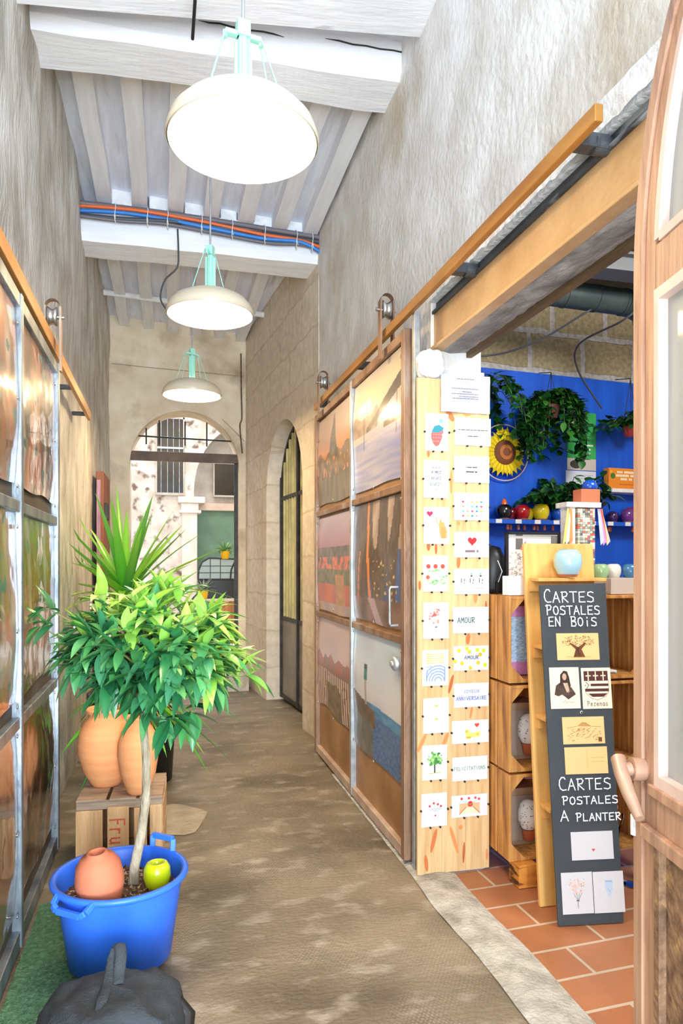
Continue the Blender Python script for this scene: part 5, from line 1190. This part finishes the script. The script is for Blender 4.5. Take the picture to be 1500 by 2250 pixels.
# ------------------------------------------------------------------ blue wall of the shop
BW = Matrix.Translation((1.42, 4.2, 0)) @ Matrix.Rotation(R(5.5), 4, 'Z')
def bwp(u, off, z): return tuple(BW @ Vector((u, -off, z)))
def at_wall(o, u, off, z): o.matrix_world = BW @ Matrix.Translation((u, -off, z)); return o
def wthing(name, lab, cat, u, off, z, group=None):
    o = bpy.data.objects.new(name, None); COL.objects.link(o); at_wall(o, u, off, z); return tag(o, lab, cat, group)
m_blue2 = M('blue_shelf', C(10, 92, 210), rough=.5)
t = wthing('wall_shelf', 'long blue shelf edged with price tags below the sunflower', 'shelf', .3, 0, 1.61)
b = MB(); b.box(0, 1.75, -.16, 0, 0, .028); b.build('board', m_blue2, t, .002)
for k in range(9):
    b = MB(); b.box(.30 + .145 * k, .345 + .145 * k, -.1625, -.1605, .002, .028); b.build('price_tag', m_white, t)
for k, u in enumerate((.42, .455, .50, .56, .62, .66, .70, .78, .85, .92, 1.22, 1.25, 1.42, 1.46, 1.5)):
    b = MB(); b.lathe([(.008, 0), (.010, -.03), (.0, -.034)], 8, (u, -.11 + .02 * (k % 2), -.003)); b.build('hanging_bead', m_terra2, t)
gp = 'glazed pots on the blue shelf'
for (u, c, r_, off, lab) in ((.60, C(20, 20, 26), .045, .06, 'black pot half hidden by the card board on the blue shelf'), (.765, C(18, 18, 22), .05, .10, 'glossy black pot with an orange top on the blue shelf'), (.845, C(110, 14, 22), .042, .05, 'dark crimson pot set back on the blue shelf'), (.90, C(168, 16, 20), .05, .10, 'bright red pot on the blue shelf beside the yellow ones'),
                       (.975, C(196, 176, 20), .043, .05, 'mustard yellow pot set back on the blue shelf'), (1.045, C(226, 206, 20), .055, .10, 'large bright yellow pot on the blue shelf'), (1.12, C(20, 60, 150), .042, .05, 'dark blue pot set back on the blue shelf'), (1.185, C(24, 92, 200), .05, .10, 'shiny blue pot on the blue shelf beside the leafy plant'),
                       (1.67, C(70, 40, 96), .04, .05, 'deep purple pot set back on the blue shelf'), (1.755, C(116, 60, 140), .048, .10, 'purple pot on the blue shelf near the door'), (1.83, C(190, 24, 24), .055, .05, 'big red pot on the blue shelf by the door')):
    sphere_pot('glazed_pot', lab, c, bwp(u - .065, off, 1.6385), r_, gp)
lathe_thing('ornament', 'orange cone ornament standing on a black pot', 'ornament', [(0, 0), (.02, 0), (.022, .01), (.012, .04), (.0, .05)], m_glaze, bwp(.70, .10, 1.726), None, 16, C(240, 110, 30))
lathe_thing('ornament', 'red dome ornament above the black pot by the card board', 'ornament', [(0, 0), (.04, 0), (.044, .02), (.03, .05), (.0, .062)], m_glaze, bwp(.555, .06, 1.717), None, 20, C(190, 24, 20))

# sunflower roundel
t = wthing('sunflower_roundel', 'round hanging sunflower disc with a wire rim on the blue wall', 'ornament', .745, .03, 2.085)
t.scale = (.9, .9, .9)
b = MB(); b.tube([(.205 * math.cos(a), 0, .205 * math.sin(a)) for a in [2 * math.pi * i / 40 for i in range(41)]], .005, 6, cap=False); b.build('rim', m_bead, t)
b = MB(); b.lathe([(0, .004), (.2, .004)], 40, T=Matrix.Rotation(R(90), 4, 'X')); b.build('glass', glass_mat('blue_glass', (.55, .68, .9), .15, .05), t)
b = MB(); r = random.Random(4)
for ring, (ro, c) in enumerate(((.185, C(214, 186, 10)), (.165, C(240, 212, 14)))):
    for k in range(26):
        a = 2 * math.pi * (k + .5 * ring) / 26; L = ro * r.uniform(.9, 1.05)
        b.add([(.07 * math.cos(a - .1), -.006 - .004 * ring, .07 * math.sin(a - .1)), (.07 * math.cos(a + .1), -.006 - .004 * ring, .07 * math.sin(a + .1)), (L * .8 * math.cos(a + .1), -.012 - .004 * ring, L * .8 * math.sin(a + .1)), (L * math.cos(a), -.008 - .004 * ring, L * math.sin(a)), (L * .8 * math.cos(a - .1), -.012 - .004 * ring, L * .8 * math.sin(a - .1))], [(0, 1, 2, 3, 4)], 0, False, c)
b.build('petals', m_matte, t, solid=.002)
b = MB(); b.lathe([(0, .03), (.05, .026), (.09, .016), (.095, .008)], 32, T=Matrix.Rotation(R(90), 4, 'X'), col=C(122, 72, 40)); b.lathe([(.03, .031), (.055, .027)], 24, T=Matrix.Translation((0, -.002, 0)) @ Matrix.Rotation(R(90), 4, 'X'), col=C(184, 110, 50))
b.build('disc', m_matte, t)

# posters and papers
def sheet(name, lab, cat, u0, u1, z0, z1, off, base, fn):
    b = MB(); b.box(0, u1 - u0, -.002, 0, 0, z1 - z0, 0, base); fn(Art(b, Matrix.Translation((0, -.002, 0)), z=.0005), u1 - u0, z1 - z0)
    o = b.build(name, m_card); at_wall(o, u0, off, z0); return tag(o, lab, cat)
def f_green(a, w, h):
    a.rect(0, 0, w, .2 * h, C(206, 198, 190)); a.disc(.3 * w, .1 * h, .05, C(60, 54, 50), .03); a.blur_line(.22 * w, .9 * w, .78 * h, .016, C(20, 90, 40), 2); a.line([(.5 * w, .86 * h), (.58 * w, .84 * h), (.72 * w, .92 * h)], .006, C(20, 90, 40)); a.blur_line(.45 * w, .9 * w, .42 * h, .012, C(230, 240, 230), 3); a.blur_line(.45 * w, .85 * w, .35 * h, .012, C(230, 240, 230), 4); a.blur_line(.45 * w, .8 * w, .28 * h, .012, C(230, 240, 230), 5)
sheet('poster', 'green poster partly hidden by a trailing plant on the blue wall', 'poster', 1.26, 1.50, 2.0, 2.40, .002, C(52, 172, 84), f_green)
def f_white(a, w, h):
    for k in range(9): a.blur_line(.3 * w, .9 * w, (.88 - .09 * k) * h, .004, C(170, 176, 196), k)
    a.rect(.06 * w, .3 * h, .14 * w, .5 * h, C(110, 110, 120))
sheet('notice', 'white printed notice under the green poster', 'paper', 1.25, 1.50, 1.74, 1.995, .002, C(222, 228, 242), f_white)
t = wthing('wall_shelf', 'short white shelf under the orange box on the blue wall', 'shelf', 1.54, 0, 1.845)
b = MB(); b.box(0, .42, -.12, 0, 0, .026); b.build('board', m_white, t, .002)
b = MB(); b.box(0, .27, -.05, 0, 0, .145, 0, C(236, 140, 32)); a = Art(b, Matrix.Translation((0, -.05, 0)), z=.0005); a.blur_line(.07, .22, .11, .016, C(246, 226, 190), 1); a.blur_line(.06, .24, .086, .016, C(246, 226, 190), 2); a.blur_line(.1, .2, .062, .016, C(246, 226, 190), 3); a.blur_line(.09, .24, .03, .006, C(190, 90, 20), 4); a.disc(.035, .09, .02, C(70, 120, 40)); a.disc(.02, .12, .012, C(246, 170, 60))
o = b.build('printed_box', m_card); at_wall(o, 1.545, .03, 1.8715); tag(o, 'orange printed box on the short white shelf', 'box')
for (u, c, lab) in ((1.835, C(230, 180, 60), 'tiny yellow figurine beside the orange box'), (1.87, C(226, 90, 70), 'tiny coral figurine at the end of the white shelf')):
    lathe_thing('figurine', lab, 'figurine', [(0, 0), (.018, 0), (.02, .03), (.012, .06), (.016, .08), (0, .1)], m_glaze, bwp(u, .09, 1.8715), 'tiny figurines on the white shelf', 14, c)

# hanging and trailing plants
m_pothos = attr_mat('pothos_leaf', .35, .2, .15)
def pothos(name, lab, u, off, z, potc, strands, seed, hang=None, spread=.16, ln=(.15, .45), fall=.55, up=.32):
    t = wthing(name, lab, 'plant', u, off, z)
    b = MB(); b.lathe([(0, -.06), (.04, -.06), (.055, .0), (.06, .02), (.054, .025), (.05, .0)], 20, col=potc); b.build('pot', m_glaze, t)
    if hang:
        b = MB()
        for a in (0, 2.1, 4.2): b.tube([(.055 * math.cos(a), .055 * math.sin(a) * .8, .02), (0, 0, hang)], .0025, 5)
        b.tube([(0, 0, hang), (0, off - .01, hang + .03)], .003, 5); b.build('hanger_cord', m_black, t)
    b = MB(); tb = MB(); r = random.Random(seed); gs = [C(20, 66, 26), C(28, 88, 32), C(18, 52, 24), C(40, 108, 38), C(64, 132, 48)]
    for k in range(strands):
        a = r.uniform(0, 2 * math.pi); L = r.uniform(*ln); p = Vector((.03 * math.cos(a), .03 * math.sin(a), .02)); pts = [p.copy()]
        d = Vector((math.cos(a) * spread * 6, math.sin(a) * spread * 3, up)).normalized(); n = max(3, int(L / .05))
        for i in range(n):
            p = p + d * (L / n); p.y = min(p.y, off - .015); d = (d + Vector((r.uniform(-.06, .06), r.uniform(-.06, .06), -fall))).normalized(); pts.append(p.copy())
        tb.tube(pts, .002, 4, cap=False)
        for q in pts[1:]:
            for _ in range(2):
                dd = Vector((r.uniform(-1, 1), r.uniform(-1, .2), r.uniform(-.9, .3)))
                lf(b, q, dd, (0, -.3, 1), r.uniform(.045, .075), r.uniform(.036, .055), r.uniform(.2, .8), r.choice(gs), 4, .12)
    b.v = [(x, min(y, off - .006), zz) for x, y, zz in b.v]
    b.build('leaves', m_pothos, t); tb.build('vines', M('vine_green', C(90, 120, 60)), t)
pothos('hanging_plant', 'dense dark trailing plant in a hanging pot at the middle of the blue wall', 1.03, .14, 2.37, C(196, 120, 110), 80, 2, .24, .010, (.25, .58), .9, .22)
pothos('hanging_plant', 'trailing plant in a red hanging pot beside the door edge', 1.66, .16, 2.28, C(176, 60, 60), 24, 5, .34, .08, (.10, .26))
pothos('hanging_plant', 'trailing plant half hidden behind the card board', .50, .14, 2.40, C(120, 80, 60), 30, 8, .2, .05, (.2, .5))
pothos('potted_plant', 'bushy green plant standing on the blue shelf', 1.17, .10, 1.70, C(190, 120, 70), 60, 12, None, .2, (.16, .36), .22, 1.0)
# steel joist, duct, wires high in the shop
t = tag(MB().box(1.46, 3.99, 3.3, 3.36, 2.92, 3.0).box(1.46, 3.99, 3.26, 3.4, 2.998, 3.012).box(1.46, 3.99, 3.26, 3.4, 2.908, 2.922).build('steel_joist', M('steel_grey', C(116, 120, 126), rough=.5)), None)
struct(t, 'grey steel joist crossing under the shop ceiling')
t = thing('air_duct', 'grey metal air duct with a bend high in the shop', 'duct', (2.42, 3.62, 2.90))
m_duct = M('duct_grey', C(84, 100, 102), C(66, 82, 84), 6, 5, .4, .05, 30, metal=.4)
b = MB(); b.tube([(-.8, 0, .02), (.22, .0, -.01)], .075, 24)
for x in (-.6, -.4, -.2, .0, .18): b.tube([(x, 0, -.0035 - .0294 * x), (x + .012, 0, -.004 - .0294 * x)], .079, 24)
b.build('pipe', m_duct, t)
b = MB(); b.tube([(.2, .0, -.01), (.27, -.0, -.02), (.32, -.02, -.07), (.335, -.03, -.16)], [.077, .078, .075, .07], 24); b.build('bend', m_duct, t)
cable('wire', [(1.47, 3.95, 2.62), (1.9, 3.95, 2.62), (2.15, 3.8, 2.68), (2.35, 3.62, 2.80), (2.4, 3.62, 2.83)], .006, c_dk, 'thin black wire sagging under the duct')
cable('wire', [(2.62, 3.5, 2.90), (2.62, 3.5, 2.82), (2.55, 3.55, 2.75), (2.5, 3.9, 2.72), (2.62, 4.1, 2.62), (2.85, 4.18, 2.4)], .006, c_dk, 'thin black wire curving down the stone wall by the door')
# low things behind the chalkboard foot
lathe_thing('glass_jar', 'dark glass jar on the tiles behind the foot of the chalkboard', 'jar', [(0, 0), (.06, 0), (.07, .02), (.07, .2), (.05, .26), (.05, .28)], m_glass, (1.93, 2.6, .002))

# ------------------------------------------------------------------ varnished door leaf of the entrance
DA = R(11.0)
t = thing('door_leaf', 'varnished arched wooden door leaf with glass panes and a lever handle', 'door', (1.062, 1.43, .02))
t.rotation_euler = (0, 0, -R(90) - DA)     # local x runs back along the leaf, local y points to the passage... flipped below
def edge(z): return 0 if z < 1.98 else .42 * (1 - math.sqrt(max(0, 1 - ((z - 1.98) / .66) ** 2)))
W_ = .80; th = .045
zs = [0, .5, 1.0, 1.5, 1.98] + [1.98 + .64 * i / 22 for i in range(1, 23)]
b = MB()
for z0, z1 in zip(zs[:-1], zs[1:]):
    e0, e1 = edge(z0), edge(z1); s0, s1 = .098, .098
    b.prism([(e0, z0), (e0 + s0, z0), (e1 + s1, z1), (e1, z1)], 0, th)
    b.prism([(e0 + .012, z0), (e0 + .05, z0), (e1 + .05, z1), (e1 + .012, z1)], -.008, 0)
b.build('stile', m_door, t)
b = MB(); b.box(W_ - .1, W_, 0, th, 0, 2.6); b.build('hinge_stile', m_door, t, .003)
for nm, z0, z1 in (('lock_rail', .72, .84), ('glazing_rail', 1.93, 2.03), ('foot_rail', 0, .14)):
    b = MB(); b.box(.098, W_ - .1, .0, th, z0, z1)
    if nm == 'lock_rail': b.box(.06, W_ - .08, -.018, 0, z0 + .0, z0 + .03); b.box(.08, W_ - .1, -.010, 0, z0 + .1, z0 + .125)
    b.build(nm, m_door, t, .003)
b = MB()
for (x0, x1, z0, z1) in ((.098, .118, .84, 1.93), (.118, W_ - .1, .84, .87), (.118, W_ - .1, 1.905, 1.93)): b.box(x0, x1, -.004, th - .004, z0, z1)
for z0, z1 in zip(zs[4:-1], zs[5:]):
    if z0 >= 2.03 and z1 < 2.58: b.prism([(edge(z0) + .098, z0), (edge(z0) + .118, z0), (edge(z1) + .118, z1), (edge(z1) + .098, z1)], -.004, th - .004)
b.box(.12, W_ - .1, -.004, th - .004, 2.03, 2.05)
b.build('glazing_bead', m_bead, t)
b = MB(); b.box(.11, W_ - .1, .018, .023, .85, 1.92); b.build('lower_pane', m_glassd, t)
b = MB(); pts = [(.12, 2.04)] + [(W_ - .1, 2.04), (W_ - .1, 2.56)] + [(edge(z) + .11, z) for z in [2.56, 2.5, 2.4, 2.3, 2.2, 2.1]]; b.prism(pts, .018, .023); b.build('upper_pane', m_glassd, t)
b = MB(); b.box(.09, W_ - .1, .01, .03, .13, .73); b.box(.10, .125, -.006, .02, .14, .72); b.build('bottom_panel', m_doorlow, t, .002)
b = MB(); b.tube([(.045, .0, .865), (.045, -.03, .867)], .026, 14); b.tube([(.045, -.03, .867), (.045, -.052, .865)], .016, 12); b.tube([(.055, -.05, .934), (-.0, -.056, .928), (-.045, -.058, .92), (-.07, -.057, .905)], [.016, .015, .015, .011], 12) if False else b.tube([(.025, -.05, .885), (.06, -.058, .860), (.10, -.060, .828), (.145, -.058, .790)], [.017, .016, .015, .011], 12)
b.build('lever_handle', M('brass_worn', C(206, 170, 146), C(176, 140, 120), 8, 5, .35, metal=.3), t)
b = MB(); b.tube([(.012, -.004, .705), (.012, -.004, .75)], .011, 10); b.build('bolt', m_white, t)

# ------------------------------------------------------------------ iron gate in the side arch
t = thing('iron_gate', 'dark iron gate of upright bars with a solid lower panel in the side archway', 'gate')
t.matrix_world = TA @ Matrix.Translation((0, .13, 0))
m_gatebar = M('gate_bar', C(226, 214, 150), C(186, 176, 120), 6, 5, .5)
def top_at(u): return 2.02 + math.sqrt(max(0, ra ** 2 - (u - ua) ** 2))
for (u0, u1) in ((.46, .50), (1.06, 1.10), (1.66, 1.70)):
    b = MB(); b.box(u0, u1, 0, .05, .03, max(2.1, top_at((u0 + u1) / 2) - .03)); b.build('upright', m_iron, t, .003)
b = MB()
for i in range(24):
    a0, a1 = math.pi * i / 24, math.pi * (i + 1) / 24; q = ra - .015
    b.bar((ua - q * math.cos(a0), .025, 2.02 + q * math.sin(a0)), (ua - q * math.cos(a1), .025, 2.02 + q * math.sin(a1)), .04, .03, (0, 1, 0))
b.build('arched_rail', m_iron, t)
for z in (.05, .82, 2.0):
    b = MB(); b.box(.47, 1.69, .008, .042, z - .02, z + .02); b.build('crossbar', m_iron, t, .003)
for k in range(11):
    u = .57 + .1025 * k
    if abs(u - 1.08) < .03: continue
    b = MB(); b.box(u - .012, u + .012, .012, .036, .83, top_at(u) - .03); b.build('bar', m_gatebar, t)
for (u0, u1) in ((.50, 1.06), (1.10, 1.66)):
    b = MB(); b.box(u0, u1, .018, .03, .06, .81); b.build('lower_panel', M('gate_panel', C(150, 140, 124), C(110, 104, 98), 3, 5, .4), t)
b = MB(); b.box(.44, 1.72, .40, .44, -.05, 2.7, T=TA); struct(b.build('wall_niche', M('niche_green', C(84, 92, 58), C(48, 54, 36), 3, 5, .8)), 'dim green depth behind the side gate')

# ------------------------------------------------------------------ archway transom and open gate leaf
t = thing('transom_grille', 'brown iron transom bar and spiked rail across the round archway', 'grille', (.22, 8.1, 2.5))
b = MB(); b.box(-.59, .59, -.03, .03, 0, .10); b.build('beam', M('transom_brown', C(120, 98, 80), C(92, 74, 60), 6, 6, .6), t, .004)
b = MB(); b.tube([(-.55, 0, .27), (.55, 0, .25)], .009, 8); b.build('rail', m_iron, t)
for x in (-.42, -.28, .0, .24):
    b = MB(); b.tube([(x, 0, .18), (x, 0, .36 if x < -.3 else .45)], .008, 8); b.build('spike', m_iron, t)
t = thing('gate_jamb', 'slim dark iron jamb upright at the side of the round archway', 'gate', (.80, 8.12, .17))
b = MB(); b.box(-.03, .01, 0, .04, 0, 2.33); b.build('upright', m_iron, t, .003)

# courtyard
t = struct(MB().box(0, .40, .0, .1, 0, 1.2).build('window_1', m_window, loc=(-.118, 11.47, 2.48)), 'barred window of the courtyard wall')
b = MB()
b.box(-.02, .42, -.01, .02, 1.17, 1.22); b.box(-.025, 0, -.01, .02, 0, 1.2); b.box(.4, .42, -.01, .02, 0, 1.2); b.box(-.03, .43, -.03, .02, -.04, 0); b.build('window_frame', m_courtin, t)
for x in (.06, .16, .25, .34): b = MB(); b.tube([(x, -.03, 0), (x, -.03, 1.18)], .0065, 6); b.build('window_bar', m_galv, t)
b = MB(); b.box(0, .4, -.04, -.02, .69, .72); b.build('crossbar', m_galv, t)
t = struct(MB().box(0, .5, 0, .1, 0, .52).build('window_2', M('window_black', C(38, 26, 14), C(24, 18, 12), 3, 5, .12), loc=(.80, 11.88, 2.50)), 'dark square window in the courtyard bay')
b = MB(); b.box(-.02, 0, -.02, .02, 0, .52); b.box(.5, .52, -.02, .02, 0, .52); b.box(-.02, .52, -.02, .02, -.03, 0); b.box(-.02, .52, -.02, .02, .52, .55); b.build('window_frame', m_courtin, t)
b = MB(); b.box(.49, .495, -.02, .0, 0, .5); b.build('mullion', m_iron, t)
t = thing('serving_counter', 'orange-brown plank counter with a pale top in the courtyard', 'counter', (.5, 10.6, .14))
b = MB(); b.box(0, .7, 0, .35, .66, .70); b.build('counter_top', M('counter_top', C(206, 186, 170), rough=.6), t, .004)
for k in range(6): b = MB(); b.box(.02 + .112 * k, .125 + .112 * k, .02, .04, 0, .66); b.build('plank', M('counter_plank', C(190, 110, 56), C(156, 84, 40), 4, 7, .6, .1, 20, (8, 8, .6)), t, .002)
b = MB(); b.box(.52, .66, -.004, .0, .4, .64, 0, C(176, 206, 156)); b.build('sign', m_card, t)['label'] = 'pale green paper'
t = thing('glass_cloche', 'arched glass display case with dark ribs on the courtyard counter', 'display case', (.48, 10.72, .845))
b = MB(); b.box(0, .68, 0, .2, 0, .27); b.build('plinth', m_black, t)
for x in (.0, .48):
    b = MB(); b.tube([(x, .0, .28), (x + .01, 0, .42), (x + .06, 0, .54), (x + .16, 0, .60)], .012, 6); b.build('rib', m_iron, t)
b = MB(); b.tube([(.16, 0, .60), (.62, 0, .58)], .012, 6); b.tube([(0, 0, .28), (.66, 0, .28)], .012, 6); b.tube([(.66, 0, .28), (.62, 0, .58)], .012, 6); b.build('top_rail', m_iron, t)
for z in (.38, .48): b = MB(); b.tube([(.01, 0, z), (.64, 0, z)], .005, 5); b.build('glazing_bar', m_iron, t)
for x in (.18, .33): b = MB(); b.tube([(x, 0, .28), (x, 0, .59)], .005, 5); b.build('glazing_bar', m_iron, t)
b = MB(); b.prism([(.0, .28), (.64, .28), (.61, .575), (.16, .59), (.06, .53), (.01, .42)], .005, .012); b.build('pane', glass_mat('case_glass', (.92, .95, .96), .3, .05, .35, C(214, 222, 220)), t)
def ypot(x, y, z, lab, c, seed, s=1):
    t = thing('potted_plant', lab, 'plant', (x, y, z)); b = MB(); b.lathe([(0, 0), (.045 * s, 0), (.06 * s, .1 * s), (.065 * s, .105 * s), (.055 * s, .1 * s)], 20, col=C(244, 184, 20)); b.build('pot', m_matte, t)
    b = MB(); r = random.Random(seed)
    for k in range(70):
        a = r.uniform(0, 6.28); e = r.uniform(.1, 1.4); lf(b, (.02 * math.cos(a), .02 * math.sin(a), .09 * s), (math.cos(a) * math.cos(e), math.sin(a) * math.cos(e), math.sin(e)), (0, 0, 1), r.uniform(.08, .2) * s, .03 * s, r.uniform(.3, 1.6), r.choice(c), 4)
    b.build('leaves', m_leaf, t)
ypot(.88, 10.72, 1.43, 'leafy plant in a yellow pot on the arched display case', [C(120, 160, 100), C(90, 136, 76), C(160, 190, 130)], 3, 1.15)
ypot(.555, 10.62, .842, 'grey-leaved plant in a yellow pot at the end of the courtyard counter', [C(150, 160, 140), C(120, 134, 112), C(180, 186, 160)], 6, 1.2)
